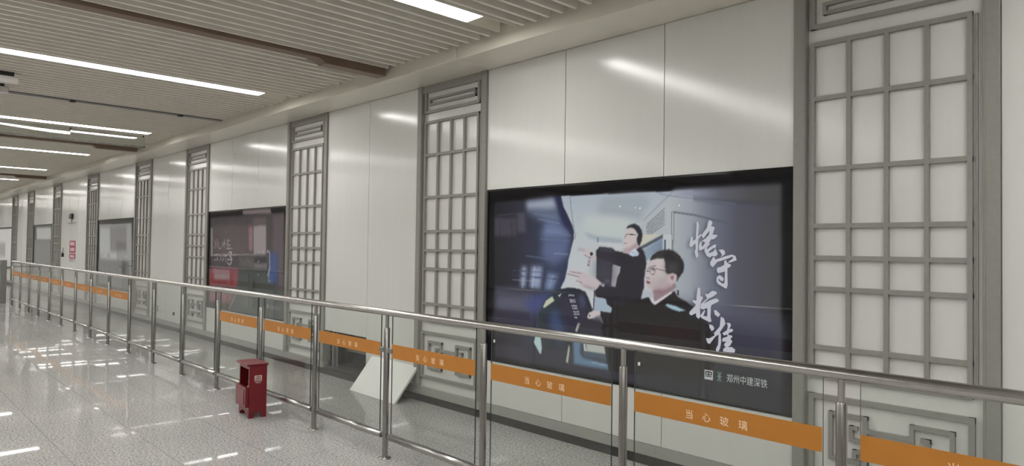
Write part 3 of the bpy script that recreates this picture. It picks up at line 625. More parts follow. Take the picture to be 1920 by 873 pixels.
ART_RED=[('p',[(-289,2316),(3231,2182),(3314,328),(-147,140)],(24,22,22),0),  # poster print, with some reflected red painted into it
('p',[(92,2051),(2776,2065),(2846,594),(184,595)],(64,59,60),2),
('p',[(192,1922),(1599,1901),(1622,1475),(222,1445)],(78,69,69),3),
('p',[(105,1882),(195,1881),(223,1435),(134,1433)],(112,110,107),1),
('p',[(128,1441),(1906,1478),(1907,1454),(130,1411)],(118,111,111),1),
('p',[(1394,2138),(2360,2134),(2408,2059),(1398,2070)],(112,100,102),2),
('p',[(1800,1898),(2238,1907),(2260,1470),(1823,1457)],(128,121,121),2),
('p',[(1793,2015),(2233,2015),(2238,1907),(1800,1898)],(84,72,74),2),
('p',[(1604,1906),(1780,1903),(1801,1515),(1647,1513)],(104,70,77),3),
('p',[(1642,1854),(1767,1857),(1768,1838),(1652,1834)],(134,122,122),3),
('p',[(1644,1820),(1769,1823),(1770,1804),(1654,1800)],(134,122,122),3),
('p',[(1646,1786),(1771,1789),(1772,1771),(1656,1766)],(134,122,122),3),
('p',[(1647,1752),(1772,1755),(1773,1737),(1657,1732)],(134,122,122),3),
('p',[(1649,1718),(1774,1721),(1775,1703),(1659,1697)],(134,122,122),3),
('p',[(1651,1684),(1776,1687),(1777,1669),(1661,1663)],(134,122,122),3),
('p',[(1653,1649),(1778,1653),(1779,1635),(1663,1629)],(134,122,122),3),
('p',[(1655,1615),(1780,1620),(1781,1601),(1665,1595)],(134,122,122),3),
('p',[(1657,1581),(1782,1586),(1782,1567),(1667,1561)],(134,122,122),3),
('p',[(1659,1547),(1783,1552),(1784,1534),(1668,1527)],(134,122,122),3),
('p',[(88,1217),(1294,1243),(1311,946),(107,920)],(112,66,72),3),
('p',[(148,1127),(260,1131),(273,925),(161,924)],(120,52,48),3),
('p',[(978,1156),(1086,1160),(1099,941),(991,940)],(116,50,48),3),
('p',[(275,1021),(973,1045),(976,992),(278,970)],(102,46,46),3),
('p',[(308,1133),(942,1150),(948,1051),(314,1032)],(126,106,108),3),
('p',[(251,1191),(940,1194),(941,1165),(254,1151)],(136,118,118),3),
('p',[(112,841),(1176,849),(971,665),(123,658)],(116,78,84),4),
('p',[(-96,644),(971,665),(976,569),(-90,552)],(46,42,40),4),
('p',[(1318,1234),(1982,1246),(2837,1230),(2870,541),(1356,559),(952,567),(1212,833)],(62,66,63),4),
('p',[(1523,841),(1832,841),(1842,660),(1532,666)],(76,80,78),5),
('p',[(1819,1086),(1905,1089),(1929,639),(1843,642)],(48,50,48),3),
('l',[(1212,833),(939,576)],(142,137,130),17,1),
('p',[(1283,1433),(1908,1443),(1917,1263),(1294,1244)],(70,68,66),4),
('l',[(1309,1395),(1403,1360),(1373,1274)],(104,98,96),11,2),
('l',[(1398,1369),(1493,1296),(1460,1277)],(104,98,96),11,2),
('l',[(1486,1343),(1577,1331),(1546,1279)],(104,98,96),11,2),
('l',[(1569,1400),(1660,1365),(1631,1282)],(104,98,96),11,2),
('l',[(1655,1375),(1746,1303),(1715,1284)],(104,98,96),11,2),
('l',[(1740,1349),(1827,1337),(1798,1286)],(104,98,96),11,2),
('l',[(1819,1405),(1907,1371),(1879,1289)],(104,98,96),10,2),
('p',[(2254,2044),(2452,2048),(2479,1502),(2282,1480)],(66,60,62),2),
('p',[(2452,2038),(2811,2048),(2829,985),(2675,977),(2651,1485),(2479,1502)],(82,72,75),3),
('p',[(2379,1496),(2637,1500),(2650,1070),(2356,1072)],(58,72,108),3),
('p',[(1849,1423),(2285,1421),(2289,1350),(1853,1339)],(42,40,44),1),
('p',[(1853,1333),(2289,1344),(2293,1267),(1858,1253)],(96,90,92),2),
('l',[(2302,1534),(2370,1500),(2389,1289),(2321,1161)],(172,175,188),15,1),
('l',[(2389,1289),(2346,1095),(2412,1088)],(160,165,180),12,1),
('d',[(1999,1505)],(190,182,176),10),
('d',[(2155,1507)],(190,182,176),10),
('d',[(2303,1509)],(190,182,176),10),
('d',[(2006,1363)],(190,182,176),10),
('d',[(2003,1169)],(190,182,176),10),
('p',[(2319,756),(2372,759),(2375,702),(2322,698)],(120,118,116),1),
('p',[(2429,744),(2749,748),(2751,710),(2431,706)],(104,102,100),2),
('l',[(274,1683),(344,1608),(296,1542)],(150,143,140),13,1),
('l',[(392,1688),(414,1548)],(150,143,140),13,1),
('l',[(447,1648),(479,1538),(569,1544)],(150,143,140),13,1),
('l',[(614,1648),(655,1599),(580,1569)],(150,143,140),12,1),
('l',[(700,1688),(696,1545)],(150,143,140),13,1),
('l',[(641,1619),(753,1629)],(150,143,140),13,1),
('l',[(776,1668),(924,1671)],(150,143,140),12,1),
('l',[(849,1693),(852,1639),(780,1600)],(150,143,140),13,1),
('l',[(793,1595),(940,1601)],(150,143,140),13,1),
('l',[(867,1596),(870,1547),(784,1541),(1040,1549)],(150,143,140),13,1),
('l',[(302,1436),(446,1448)],(150,143,140),13,1),
('l',[(294,1350),(451,1363),(410,1393)],(150,143,140),13,1),
('l',[(510,1459),(579,1381),(530,1340)],(150,143,140),13,1),
('l',[(650,1471),(632,1342),(705,1383)],(150,143,140),13,1),
('l',[(691,1422),(815,1434)],(150,143,140),12,1),
('l',[(763,1463),(785,1307)],(150,143,140),13,1),
('l',[(875,1455),(934,1494),(1020,1481),(938,1422),(1020,1390),(1005,1322),(934,1286),(859,1318)],(168,160,158),18,1),
('l',[(831,1371),(1026,1370)],(168,160,158),17,1)]
ART_HALL=[('p',[(-770,2339),(3237,2231),(3391,457),(-564,476)],(43,42,39),0),  # reflection of the hall painted into the picture as flat tones
('p',[(105,2046),(2746,2042),(2875,601),(250,666)],(119,118,116),1),
('p',[(176,1972),(1030,1956),(1123,1386),(242,1344)],(144,146,144),2),
('p',[(1088,1961),(2371,1970),(2417,1469),(1157,1417)],(107,105,104),3),
('p',[(1596,1654),(2384,1618),(2398,1469),(1614,1461)],(89,87,85),3),
('p',[(2400,2011),(2748,2024),(2820,1218),(2474,1210)],(131,130,128),3),
('p',[(187,1271),(1670,1240),(1656,1384),(791,1382)],(152,152,149),3),
('p',[(871,1333),(1128,1337),(1133,1288),(876,1283)],(99,99,97),2),
('p',[(1896,1387),(2360,1394),(2374,1245),(1911,1235)],(126,125,122),3),
('d',[(2399,1320)],(179,179,176),26),
('p',[(116,1187),(2728,1207),(2783,596),(172,662)],(94,94,92),3),
('l',[(286,1077),(607,965),(475,757)],(122,122,119),32,4),
('l',[(575,978),(869,911),(749,768)],(122,122,119),33,4),
('l',[(839,1060),(1125,859),(1016,779)],(122,122,119),32,4),
('l',[(1115,963),(1360,963),(1277,790)],(122,122,119),32,4),
('l',[(1366,1044),(1605,911),(1532,800)],(122,122,119),32,4),
('l',[(1629,949),(1844,861),(1781,810)],(122,122,119),31,4),
('l',[(1869,1028),(2064,962),(2024,820)],(122,122,119),31,4),
('l',[(2104,1105),(2294,912),(2262,830)],(122,122,119),30,4),
('l',[(2350,1013),(2505,1010),(2495,840)],(122,122,119),30,4),
('p',[(2084,1182),(2411,1190),(2437,912),(2108,918)],(77,77,75),4)]
ART_SCRIBBLE=[('p',[(-840,2381),(3344,2291),(3615,274),(-501,242)],(43,42,37),0),
('p',[(459,2064),(2689,2064),(2743,1675),(518,1674)],(144,144,139),2),
('p',[(221,1667),(2648,1669),(2796,596),(399,505)],(89,89,86),2),
('l',[(381,1602),(628,1430),(534,1085)],(120,120,116),32,5),
('l',[(698,1550),(930,1358),(831,1049)],(120,120,116),32,5),
('l',[(1009,1499),(1225,1286),(1124,1014)],(120,120,116),31,5),
('l',[(1297,1561),(1490,1383),(1410,980)],(120,120,116),31,5),
('l',[(1596,1511),(1775,1313),(1692,947)],(120,120,116),31,5),
('l',[(1873,1572),(2031,1408),(1968,914)],(120,120,116),31,5),
('l',[(2161,1522),(2305,1339),(2208,1098)],(120,120,116),30,5),
('l',[(2428,1582),(2552,1432),(2474,1065)],(120,120,116),30,5),
('l',[(902,2030),(1074,1830)],(125,125,120),23,5),
('l',[(1264,1982),(1415,1805)],(125,125,120),22,5),
('l',[(1605,2019),(1749,1780)],(125,125,120),22,5),
('l',[(1951,1973),(2075,1756)],(125,125,120),22,5),
('l',[(2277,2009),(2383,1813)],(125,125,120),22,5)]

def inside(poly, X, Z):
    m = np.zeros(X.shape, bool); n = len(poly); j = n - 1
    for i in range(n):
        xi, zi = poly[i]; xj, zj = poly[j]
        if zi != zj:
            m ^= ((zi > Z) != (zj > Z)) & (X < (xj - xi) * (Z - zi) / (zj - zi) + xi)
        j = i
    return m
def blur(a, r):
    for _ in range(1 if r == 1 else 2):
        for ax in (0, 1):
            c = np.cumsum(np.pad(a, [(r + 1, r) if k == ax else (0, 0) for k in (0, 1)], mode='edge'), axis=ax)
            n = a.shape[ax]; hi = np.take(c, np.arange(2 * r + 1, 2 * r + 1 + n), axis=ax); lo = np.take(c, np.arange(0, n), axis=ax)
            a = (hi - lo) / (2 * r + 1)
    return a
def print_art(ops, w_mm, z0_mm, z1_mm, step, shadow=None):
    xs = np.linspace(0, w_mm, int(w_mm / step) + 1); zs = np.linspace(z0_mm, z1_mm, int((z1_mm - z0_mm) / step) + 1)
    X, Z = np.meshgrid(xs, zs); img = np.zeros(X.shape + (3,)); img[:] = (20, 19, 20)
    def paste(mask, col, b):
        a = mask.astype(float)
        if b: a = blur(a, int(b))
        img[:] = img * (1 - a[..., None]) + np.asarray(col, float) * a[..., None]
    for o in ops:
        if o[0] == 'p': paste(inside(o[1], X, Z), o[2], o[3])
        elif o[0] == 'd':
            cx, cz = o[1][0]; paste((X - cx) ** 2 + (Z - cz) ** 2 < o[3] ** 2, o[2], 0)
        elif o[0] == 'l':
            m = np.zeros(X.shape, bool); h = max(o[3], step) / 2
            for (xa, za), (xb, zb) in zip(o[1][:-1], o[1][1:]):
                dx, dz = xb - xa, zb - za; L2 = dx * dx + dz * dz + 1e-9
                t = np.clip(((X - xa) * dx + (Z - za) * dz) / L2, 0, 1); m |= (X - xa - t * dx) ** 2 + (Z - za - t * dz) ** 2 < h * h
            paste(m, o[2], o[4])
        elif o[0] == 'g':
            (ax, az), (bx_, bz), st = o[2]; dx, dz = bx_ - ax, bz - az
            t = ((X - ax) * dx + (Z - az) * dz) / (dx * dx + dz * dz); ts = [s[0] for s in st]
            col = np.stack([np.interp(t, ts, [s[1][c] for s in st]) for c in range(3)], -1); paste(inside(o[1], X, Z), col, o[3])
    if shadow:                                       # printed drop shadow of the brush lettering
        m = np.zeros(X.shape, bool)
        for p in shadow: m |= inside([(x - 16, z - 8) for x, z in p], X, Z)
        a = blur(m.astype(float), 3)[..., None] * 0.6; img = img * (1 - a) + np.asarray((58, 62, 74.)) * a
    c = img / 255; c = np.where(c <= 0.04045, c / 12.92, ((c + 0.055) / 1.055) ** 2.4)
    return xs, zs, c
def art_mesh(name, x0, y, xs, zs, img, parent):
    nx, nz = len(xs), len(zs); X, Z = np.meshgrid(xs / 1000 + x0, zs / 1000)
    co = np.stack([X, np.full(X.shape, y), Z], -1).reshape(-1, 3)
    idx = np.arange(nx * nz).reshape(nz, nx); q = np.stack([idx[:-1, :-1], idx[:-1, 1:], idx[1:, 1:], idx[1:, :-1]], -1).reshape(-1, 4)
    me = bpy.data.meshes.new(name); me.vertices.add(len(co)); me.vertices.foreach_set('co', co.ravel())
    me.loops.add(q.size); me.loops.foreach_set('vertex_index', q.ravel()); me.polygons.add(len(q)); me.polygons.foreach_set('loop_start', np.arange(0, q.size, 4))
    me.update(calc_edges=True); me.validate()
    at = me.color_attributes.new('print', 'FLOAT_COLOR', 'POINT'); at.data.foreach_set('color', np.concatenate([img.reshape(-1, 3), np.ones((nx * nz, 1))], 1).ravel())
    me.materials.append(M['poster']); o = bpy.data.objects.new(name, me); COL.objects.link(o); put(o, parent); return o
def lightbox(bay, label, ops, step, shadow=None):
    a, b, _ = BAYS[bay]; a += 0.022
    t = thing('poster_lightbox', label, 'poster', ((a + b) / 2, WY, TV0), 'poster lightboxes along the wall')
    f = MB(); e = 0.014; y0, y1 = WY - 0.008, WY + 0.09
    f.box(a, b, y0, y1, TV1 - e, TV1, M['black']); f.box(a, b, y0, y1, TV0, TV0 + e, M['black'])
    f.box(a, a + e, y0, y1, TV0 + e, TV1 - e, M['black']); f.box(b - e, b, y0, y1, TV0 + e, TV1 - e, M['black'])
    f.box(a + e, b - e, WY + 0.01, y1, TV0 + e, TV1 - e, M['black_matt']); f.build('frame', t)
    xs, zs, img = print_art(ops, (b - a - 2 * e) * 1000, (TV0 + e) * 1000, (TV1 - e) * 1000, step, shadow)
    art_mesh('picture', a + e, WY, xs, zs, img, t)
    return t, a
X0 = -4.890
shift = X0 - (BAYS[0][0] + 0.022 + 0.014)
def off(ops, d):
    d = d * 1000; r = []
    for o in ops:
        o = list(o); o[1] = [(x + d, z) for x, z in o[1]]
        if o[0] == 'g': A, B, st = o[2]; o[2] = [(A[0] + d, A[1]), (B[0] + d, B[1]), st]; o = ['g', o[1], o[2], o[3]]
        r.append(o)
    return r
box, _ = lightbox(0, 'large lit poster of two pointing uniformed drivers in a cab', off(ART_DRIVERS, shift), 5.0, [[(x + shift * 1000, z) for x, z in p] for p in LETTERS])
l = MB()
for p in LETTERS: flat_poly(l, [(X0 + x / 1000, z / 1000) for x, z in p], WY - 0.0012, M['letter'])
l.build('brush_lettering', box)
l = MB(); text(l, '郑州中建深铁', 0.062, X0 + 2.622, WY - 0.0012, 0.744, M['letter_grey'], w=0.29); l.build('small_lettering', box)
l = MB(); ex, ez = X0 + 2.339, 0.744                 # square emblem
l.raw([(ex + u, WY - 0.0012, ez + v) for u, v in ((-0.033, -0.033), (0.033, -0.033), (0.033, 0.033), (-0.033, 0.033))], [(0, 1, 2, 3)], M['letter_grey'])
for u0, u1, v0, v1 in ((-0.026, 0.026, 0.016, 0.024), (-0.018, 0.018, -0.001, 0.006), (-0.026, 0.026, -0.013, -0.007), (-0.026, -0.019, -0.001, 0.024), (0.019, 0.026, -0.001, 0.024), (-0.0035, 0.0035, -0.012, 0.030)):
    l.raw([(ex + u, WY - 0.0016, ez + v) for u, v in ((u0, v0), (u1, v0), (u1, v1), (u0, v1))], [(0, 1, 2, 3)], M['black_matt'])
l.build('square_emblem', box)
l = MB(); ex = X0 + 2.421                            # three-stroke metro emblem
for sg in (-1, 1):
    pts = [(0.024 - 0.019 * math.cos(t), 0.034 * math.sin(t) / math.sin(1.25)) for t in np.linspace(-1.25, 1.25, 9)]
    for (u0, v0), (u1, v1) in zip(pts[:-1], pts[1:]):
        l.raw([(ex + sg * u, WY - 0.0012, ez + v) for u, v in ((u0 - 0.003, v0), (u0 + 0.003, v0), (u1 + 0.003, v1), (u1 - 0.003, v1))], [(0, 1, 2, 3)], M['letter_green'])
for u0, u1, v0, v1 in ((-0.0025, 0.0025, -0.034, 0.034), (-0.02, 0.02, -0.003, 0.003)):
    l.raw([(ex + u, WY - 0.0012, ez + v) for u, v in ((u0, v0), (u1, v0), (u1, v1), (u0, v1))], [(0, 1, 2, 3)], M['letter_green'])
l.build('metro_emblem', box)
lightbox(2, 'dark poster with red areas, partly painted reflection, at its left and faint brush writing', off(ART_RED, -11.958 - (BAYS[2][0] + 0.036)), 8.0)
lightbox(4, 'pale grey poster with a painted reflection of the hall, white board at its upper left', off(ART_HALL, -19.116 - (BAYS[4][0] + 0.036)), 12.0)
lightbox(6, 'poster that is pale above and dark scribbled grey below', off(ART_SCRIBBLE, -27.267 - (BAYS[6][0] + 0.036)), 16.0)
lightbox(8, 'farthest poster, pale grey, at the left edge of the view', [('p', [(0, 500), (3000, 500), (3000, 2100), (0, 2100)], (166, 163, 160), 0), ('p', [(0, 1000), (1500, 1000), (1500, 1550), (0, 1550)], (120, 119, 117), 4), ('p', [(0, 500), (3000, 500), (3000, 900), (0, 900)], (150, 149, 146), 3)], 20.0)

# ------------------------------------------------------------------ glass railing
RY = 2.985; POSTX = [-21.257 + 1.118 * i for i in range(20)]; NB = (9, 10, 11)     # bays without a warning strip
RAIL = thing('glass_railing', 'long steel and glass railing with orange warning strips', 'railing', (POSTX[9], RY, 0))
h = MB(); h.tube([(POSTX[0] - 0.04, RY, 1.1065), (POSTX[-1] + 0.5, RY, 1.1065)], 0.0265, M['steel'], n=24)
h.build('handrail', RAIL)
for i, px in enumerate(POSTX):
    p = MB(); p.tube([(px, RY, 0.012), (px, RY, 0.985), (px, RY, 0.990)], [0.0225, 0.0225, 0.020], M['steel_post'], n=20)
    po = p.build('post', RAIL)
    s = MB(); s.tube([(px, RY, 0.988), (px, RY, 1.085)], 0.0145, M['steel'], n=16); s.build('pin', po)
    b = MB(); b.tube([(px, RY, 0.0), (px, RY, 0.006), (px, RY, 0.014)], [0.048, 0.047, 0.026], M['steel_post'], n=20); b.build('base_flange', po)
    if i == 15:
        c = MB()
        for sg in (-1, 1): c.box(px + sg * 0.02, px + sg * 0.088, RY - 0.013, RY + 0.013, 0.800, 0.838, M['steel_post'], bev=0.003)
        c.build('glass_clamp', po)
GT, GB, GH = 1.083, 0.197, 0.005
proto = None
for i in range(len(POSTX) - 1):
    a, b = POSTX[i] + 0.0745, POSTX[i + 1] - 0.0745
    r = MB(); r.tube([(a - 0.022, RY, 0.168), (a - 0.021, RY, 0.168), (b + 0.021, RY, 0.168), (b + 0.022, RY, 0.168)], [0.017, 0.0235, 0.0235, 0.017], M['steel_rail'], n=20)
    r.tube([(POSTX[i] + 0.018, RY, 0.168), (a - 0.02, RY, 0.168)], 0.012, M['steel_dark'], n=12); r.tube([(b + 0.02, RY, 0.168), (POSTX[i + 1] - 0.018, RY, 0.168)], 0.012, M['steel_dark'], n=12)
    r.build('bottom_rail', RAIL)
    g = MB()
    vs = [(x, y, z) for z in (GB, GT) for y in (RY - GH, RY + GH) for x in (a, b)]
    g.raw(vs, [(0, 1, 5, 4), (2, 6, 7, 3)], M['glass']); o_ = len(g.v) - 8
    for f in ((0, 2, 3, 1), (4, 5, 7, 6), (0, 4, 6, 2), (1, 3, 7, 5)): g.f.append(f); g.mi.append(g._m(M['glass_edge'])); g.sm.append(False)
    go = g.build('glass_pane', RAIL)
    if i not in NB:
        s = MB(); s.box(a + 0.002, b - 0.002, RY - GH - 0.0012, RY - GH - 0.0004, 0.768, 0.872, M['orange']); cx = (a + b) / 2 - 0.015
        for k, chx in enumerate('当心玻璃'): text(s, chx, 0.047, cx + (k - 1.5) * 0.0935, RY - GH - 0.0018, 0.812, M['cream'], bold=0.0002)
        so = s.build('warning_strip', go); so['label'] = 'orange warning strip with cream characters'
    if i in (16, 17):
        d = MB(); d.box(a + 0.022, a + 0.037, RY - GH - 0.0012, RY - GH, 1.008, 1.026, M['white'], bev=0.0004); d.build('glass_sticker', go)

# ------------------------------------------------------------------ red extinguisher cabinet and its extinguisher
BX = thing('extinguisher_cabinet', 'small dark red metal box standing on the floor before the railing', 'fire extinguisher box', (0, 0, 0))
R_ = M['red']; Wd, Dp, Ht = 0.300, 0.162, 0.500        # along local x, local y, height; front-right corner is the origin
def sub(name, fn, parent=BX):
    m_ = MB(); fn(m_); return m_.build(name, parent)
def carcass(m_):
    t = 0.006
    m_.box(-t, 0, 0, Dp, 0.05, Ht - 0.02, R_); m_.box(-Wd, -Wd + t, 0, Dp, 0.05, Ht - 0.02, R_); m_.box(-Wd + t, -t, Dp - t, Dp, 0.05, Ht - 0.02, R_)
    m_.box(-Wd + t, -t, 0, Dp - t, 0.06, 0.066, M['red_in']); m_.box(-Wd + t, -t, 0, t, 0.05, 0.105, R_)
    m_.box(-0.022, -t, 0, t, 0.105, Ht - 0.02, R_); m_.box(-Wd + t, -Wd + 0.022, 0, t, 0.105, Ht - 0.02, R_); m_.box(-Wd + 0.022, -0.022, 0, t, Ht - 0.05, Ht - 0.02, R_)
    for x in (-Wd, -0.045):
        for y in (0, Dp - 0.045):
            m_.prism([(x, 0), (x + 0.045, 0), (x + 0.045, 0.05), (x, 0.05)], y, y + 0.045, R_)
    m_.prism([(-Wd, 0.05), (-Wd + 0.10, 0.05), (-Wd, 0.012)], 0, t, R_); m_.prism([(0, 0.05), (-0.10, 0.05), (0, 0.012)], 0, t, R_)
sub('body', carcass)
sub('lid', lambda m_: (m_.box(-Wd - 0.022, 0.010, -0.024, Dp + 0.010, Ht - 0.018, Ht, R_, bev=0.003)))
def flap(m_):
    m_.prism([(-Wd - 0.006, 0.100), (0.0 - 0.012, 0.100), (-0.012, 0.285), (-Wd - 0.006, 0.285)], -0.030, -0.002, R_)
    m_.box(-Wd + 0.03, -0.05, -0.034, -0.030, 0.125, 0.262, R_, bev=0.002)
sub('door', flap)
def emblem(m_):
    m_.box(0.0, 0.0012, 0.048, 0.115, 0.338, 0.392, M['label'])
    for k in range(3): m_.box(0.0012, 0.002, 0.053 + 0.004 * k, 0.110 - 0.003 * k, 0.345 + 0.016 * k, 0.352 + 0.016 * k, R_)
    m_.box(0.0, 0.0012, 0.058, 0.104, 0.322, 0.328, M['label'])
sub('emblem_label', emblem)
move(BX, (-6.319, 2.706, 0), (0, 0, math.radians(-5.8)))
EX = thing('fire_extinguisher', 'red fire extinguisher inside the red floor box', 'fire extinguisher', (0, 0, 0))
def bottle(m_):
    m_.tube([(0, 0, 0), (0, 0, 0.005), (0, 0, 0.27), (0, 0, 0.30), (0, 0, 0.315), (0, 0, 0.335)], [0.046, 0.05, 0.05, 0.04, 0.022, 0.018], M['red'], n=20)
    m_.box(-0.03, 0.03, -0.0515, -0.0505, 0.12, 0.22, M['label'])
sub('cylinder', bottle, EX)
sub('valve', lambda m_: (m_.box(-0.05, 0.03, -0.008, 0.008, 0.335, 0.347, M['black_matt'], bev=0.002), m_.box(-0.05, 0.02, -0.007, 0.007, 0.355, 0.366, M['black_matt'], bev=0.002), m_.tube([(0, 0, 0.33), (0, 0, 0.36)], 0.009, M['steel_dark'])), EX)
sub('hose', lambda m_: m_.tube([(0.02, 0, 0.34), (0.05, -0.01, 0.33), (0.062, -0.01, 0.27), (0.062, -0.01, 0.14)], 0.007, M['black_matt'], n=10), EX)
_c = Matrix.Rotation(math.radians(-5.8), 4, 'Z') @ Vector((-0.088, 0.070, 0))
move(EX, (-6.319 + _c.x, 2.706 + _c.y, 0.066), (0, 0, math.radians(-5.8)))

# ------------------------------------------------------------------ loose wall panel leaning by the opening
def loose(m_):
    L_, H_, t = 0.905, 0.452, 0.022
    m_.box(0, L_, 0, 0.003, 0, H_, M['white'])
    m_.box(0, L_, 0.003, t, 0, 0.003, M['white']); m_.box(0, L_, 0.003, t, H_ - 0.003, H_, M['white']); m_.box(0, 0.003, 0.003, t, 0.003, H_ - 0.003, M['white']); m_.box(L_ - 0.003, L_, 0.003, t, 0.003, H_ - 0.003, M['white'])
m_ = MB(); loose(m_); lp = m_.build('loose_wall_panel'); tag(lp, 'white rectangular wall panel leaning against the wall beside the opening', 'panel')
move(lp, (-6.862, 4.082, 0.003), (math.radians(-38.5), 0, math.radians(-1.2)))

# things inside the opening
st = MB(); st.tube([(-7.90, WY + 0.06, 0.098), (-7.90, WY + 0.06, HOLE[2] + 0.02)], 0.008, M['black_matt'], n=10); st.tube([(-7.90, WY + 0.06, 0.25), (-7.90, WY + 0.06, 0.27), (-7.90, WY + 0.06, 0.30)], [0.012, 0.02, 0.012], M['black_matt'], n=10)
tag(st.build('threaded_rod'), 'thin black threaded rod with a nut in the wall opening', 'rod')
st = MB(); st.box(-7.85, -7.81, WY + 0.05, WY + 0.09, 0.098, HOLE[2] + 0.02, M['gate']); st.box(-7.81, -7.77, WY + 0.085, WY + 0.09, 0.098, HOLE[2] + 0.02, M['gate'])
tag(st.build('metal_stud'), 'grey metal angle stud standing in the wall opening', 'stud')
st = MB(); st.tube([(-7.76, WY + 0.22, 0.30), (-7.4, WY + 0.22, 0.30), (HOLE[1], WY + 0.22, 0.305)], 0.016, M['gate'], n=12); tag(st.build('conduit_pipe'), 'dull conduit pipe crossing the back of the wall opening', 'pipe')
st = MB(); pts = [(-7.10 + 0.05 * math.cos(t * 1.0) + 0.004 * t, WY + 0.16 + 0.03 * math.sin(t * 0.7), 0.21 + 0.085 * math.sin(t)) for t in np.linspace(0, 14, 70)]
st.tube(pts, 0.005, M['cable'], n=8); tag(st.build('cable_coil'), 'loose coil of pale cable at the right of the wall opening', 'cable')

# ------------------------------------------------------------------ small fittings on the wall
s = MB(); s.box(-14.62, -14.48, WY - 0.008, WY, 0.300, 0.405, M['steel_dark'], bev=0.003); s.box(-14.60, -14.50, WY - 0.010, WY - 0.008, 0.315, 0.390, M['white']); s.box(-14.57, -14.53, WY - 0.013, WY - 0.010, 0.335, 0.37, M['steel_dark'])
tag(s.build('wall_socket'), 'small square socket plate low on the plain wall panel', 'socket')
s = MB(); s.tube([(-13.545, WY - 0.002, 0.293), (-13.545, WY - 0.002, 0.348)], 0.028, M['steel_dark'], n=14); tag(s.build('wall_lock'), 'small dark oval lock low on the plain wall panel', 'lock')
cm = thing('wall_camera', 'small dark camera on a thin stalk above the red notice', 'camera', (-21.8, WY, 2.15))
s = MB(); s.prism([(-22.00, 2.27), (-21.84, 2.245), (-21.70, 2.27), (-21.70, 2.385), (-21.93, 2.375)], WY - 0.06, WY - 0.012, M['black_matt']); s.build('body', cm)
s = MB(); s.tube([(-21.76, WY - 0.03, 2.26), (-21.77, WY - 0.03, 2.15)], 0.009, M['black_matt'], n=8); s.build('stalk', cm)
s = MB(); s.box(-22.25, -21.35, WY - 0.06, WY, 2.138, 2.15, M['cable']); s.build('shelf', cm)
s = MB(); s.box(-22.86, -22.76, WY - 0.05, WY, 1.20, 1.31, M['black_matt'], bev=0.01); s.tube([(-22.79, WY - 0.03, 1.30), (-22.76, WY - 0.02, 1.45)], 0.008, M['black_matt'], n=8)
tag(s.build('door_handle_box'), 'small black fitting with a thin stem left of the red notice', 'fitting')
nt_ = thing('safety_notice', 'red and white notice on the plain wall panel', 'notice', (-21.74, WY, 1.0))
s = MB(); s.box(-22.09, -21.39, WY - 0.003, WY, 1.325, 1.655, M['notice_red'])
for zc in (1.57, 1.415):
    for k in range(4): s.box(-21.98 + 0.125 * k, -21.89 + 0.125 * k, WY - 0.004, WY - 0.003, zc - 0.04, zc + 0.045, M['notice_white'])
s.build('upper_panel', nt_)
s = MB(); s.box(-22.09, -21.39, WY - 0.003, WY, 1.175, 1.300, M['notice_red'])
for k in range(3): s.box(-21.96 + 0.16 * k, -21.85 + 0.16 * k, WY - 0.004, WY - 0.003, 1.205, 1.268, M['notice_white'])
s.build('lower_panel', nt_)
s = MB(); s.box(-22.07, -21.40, WY - 0.003, WY, 1.140, 1.152, M['notice_red']); s.box(-21.93, -21.57, WY - 0.003, WY, 1.07, 1.105, M['ledge'])
s.build('caption', nt_)

# ------------------------------------------------------------------ things under the ceiling
def housing(xc, label):
    t = thing('smoke_curtain_housing', label, 'smoke curtain', (xc, 1.0, 3.37), 'brown smoke curtain housings')
    m_ = MB(); m_.box(xc - 0.13, xc, -7.4, 3.15, 3.370, 3.50, M['brown']); m_.build('housing', t)
    m_ = MB(); m_.box(xc - 0.14, xc, 3.20, 3.868, 3.327, 3.50, M['brown'], bev=0.004)
    vs = [(xc - 0.14, 3.14, 3.37), (xc, 3.14, 3.37), (xc, 3.205, 3.33), (xc - 0.14, 3.205, 3.33), (xc - 0.14, 3.14, 3.49), (xc, 3.14, 3.49), (xc, 3.205, 3.49), (xc - 0.14, 3.205, 3.49)]
    m_.raw(vs, [(0, 1, 2, 3), (4, 7, 6, 5), (0, 4, 5, 1), (1, 5, 6, 2), (2, 6, 7, 3), (3, 7, 4, 0)], M['brown'])
    m_.box(xc - 0.25, xc - 0.135, 3.14, 3.18, 3.395, 3.44, M['brown'], bev=0.004); m_.build('end_box', t)
housing(-5.925, 'long brown ceiling housing nearest the camera, ending in a lower box')
housing(-14.27, 'brown ceiling housing behind the hanging glass curtain')
housing(-22.57, 'farthest brown ceiling housing, at the left edge of the view')
gc = thing('glass_smoke_curtain', 'low glass curtain hanging under the slats with strip reflections', 'glass curtain', (-12.66, 1.0, 3.21))
for y0, y1, amp, n in ((-6.5, 2.462, 0.0045, 60), (2.470, 3.55, 0.0, 1)):
    m_ = MB(); vs = []; fs = []
    for side in (0, 1):
        for k in range(n + 1):
            y = y0 + (y1 - y0) * k / n; d = amp * math.sin(y * 3.1 + 0.6) + amp * 0.6
            vs += [(-12.66 - 0.012 * side + d, y, 3.232), (-12.66 - 0.012 * side, y, 3.40)]
        o_ = side * 2 * (n + 1)
        fs += [(o_ + 2 * k, o_ + 2 * k + 2, o_ + 2 * k + 3, o_ + 2 * k + 1) for k in range(n)]
    m_.raw(vs, fs, M['curtain_glass'], True); m_.build('glass_panel', gc)
m_ = MB(); m_.box(-12.676, -12.652, -6.5, 3.55, 3.214, 3.232, M['plenum']); m_.build('bottom_frame', gc)
m_ = MB()
for y in (-6.4, -4.0, -1.6, 0.8, 2.466, 3.52): m_.box(-12.675, -12.655, y - 0.008, y + 0.008, 3.385, SLAT_Z + 0.09, M['plenum'])
m_.build('hanger', gc)
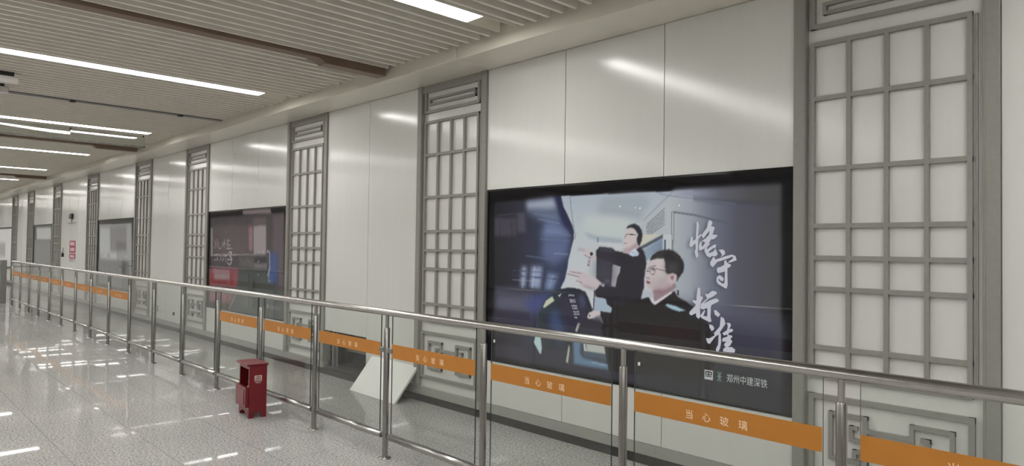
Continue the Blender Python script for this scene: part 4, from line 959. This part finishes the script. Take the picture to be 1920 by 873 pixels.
for sx, z, lab in ((-8.97, 3.285, 'pale hanging sign box at the left edge under the ceiling, the nearer one'), (-9.62, 3.285, 'pale hanging sign box at the left edge, the smaller one behind')):
    t = thing('hanging_sign', lab, 'sign', (sx, 0.2, z), 'hanging sign boxes')
    y1 = 1.26
    m_ = MB(); m_.box(sx - 0.09, sx + 0.03, -1.0, y1, z, z + 0.07, M['sign_white'], bev=0.01); m_.build('box', t)
    m_ = MB(); m_.box(sx - 0.07, sx + 0.01, -0.9, y1 - 0.04, z + 0.07, SLAT_Z, M['black_matt']); m_.build('gap_shade_mount', t)  # black mount block, also put in for the shadowed gap above the sign

# ------------------------------------------------------------------ far end: gate and plant
gt = thing('metal_gate', 'grey metal gate at far left beyond the railing end', 'gate', (-22.2, 2.8, 0))
m_ = MB(); m_.box(-22.35, -22.20, 2.86, 2.99, 0, 1.12, M['gate'], bev=0.006); m_.build('post', gt)
for z in (1.085, 0.93): 
    m_ = MB(); m_.box(-22.30, -22.25, 1.7, 2.86, z, z + 0.035, M['gate']); m_.build('rail', gt)
m_ = MB(); m_.box(-22.29, -22.26, 2.99, 3.08, 0.90, 0.95, M['gate']); m_.build('latch', gt)
pl = thing('potted_plant', 'green plant in a pot at the far left edge', 'plant', (-24.6, 2.93, 0))
m_ = MB(); m_.tube([(-24.6, 2.93, 0), (-24.6, 2.93, 0.28), (-24.6, 2.93, 0.30)], [0.09, 0.13, 0.13], M['pot'], n=16); m_.build('pot', pl)
m_ = MB()
for k in range(46):
    a = rnd.uniform(0, 6.28); r = rnd.uniform(0.04, 0.15); z = rnd.uniform(0.45, 0.75); c = Vector((-24.6 + r * math.cos(a), 2.93 + r * math.sin(a), z))
    d = Vector((math.cos(a), math.sin(a), rnd.uniform(-0.2, 0.8))).normalized() * 0.07; s_ = d.cross(Vector((0, 0, 1))).normalized() * 0.022
    m_.raw([c, c + d * 0.5 + s_, c + d, c + d * 0.5 - s_], [(0, 1, 2, 3)], M['leaf'])
m_.build('foliage', pl)
m_ = MB(); m_.tube([(-24.6, 2.93, 0.29), (-24.59, 2.93, 0.5), (-24.61, 2.92, 0.68)], 0.012, M['leaf'], n=8); m_.build('stem', pl)
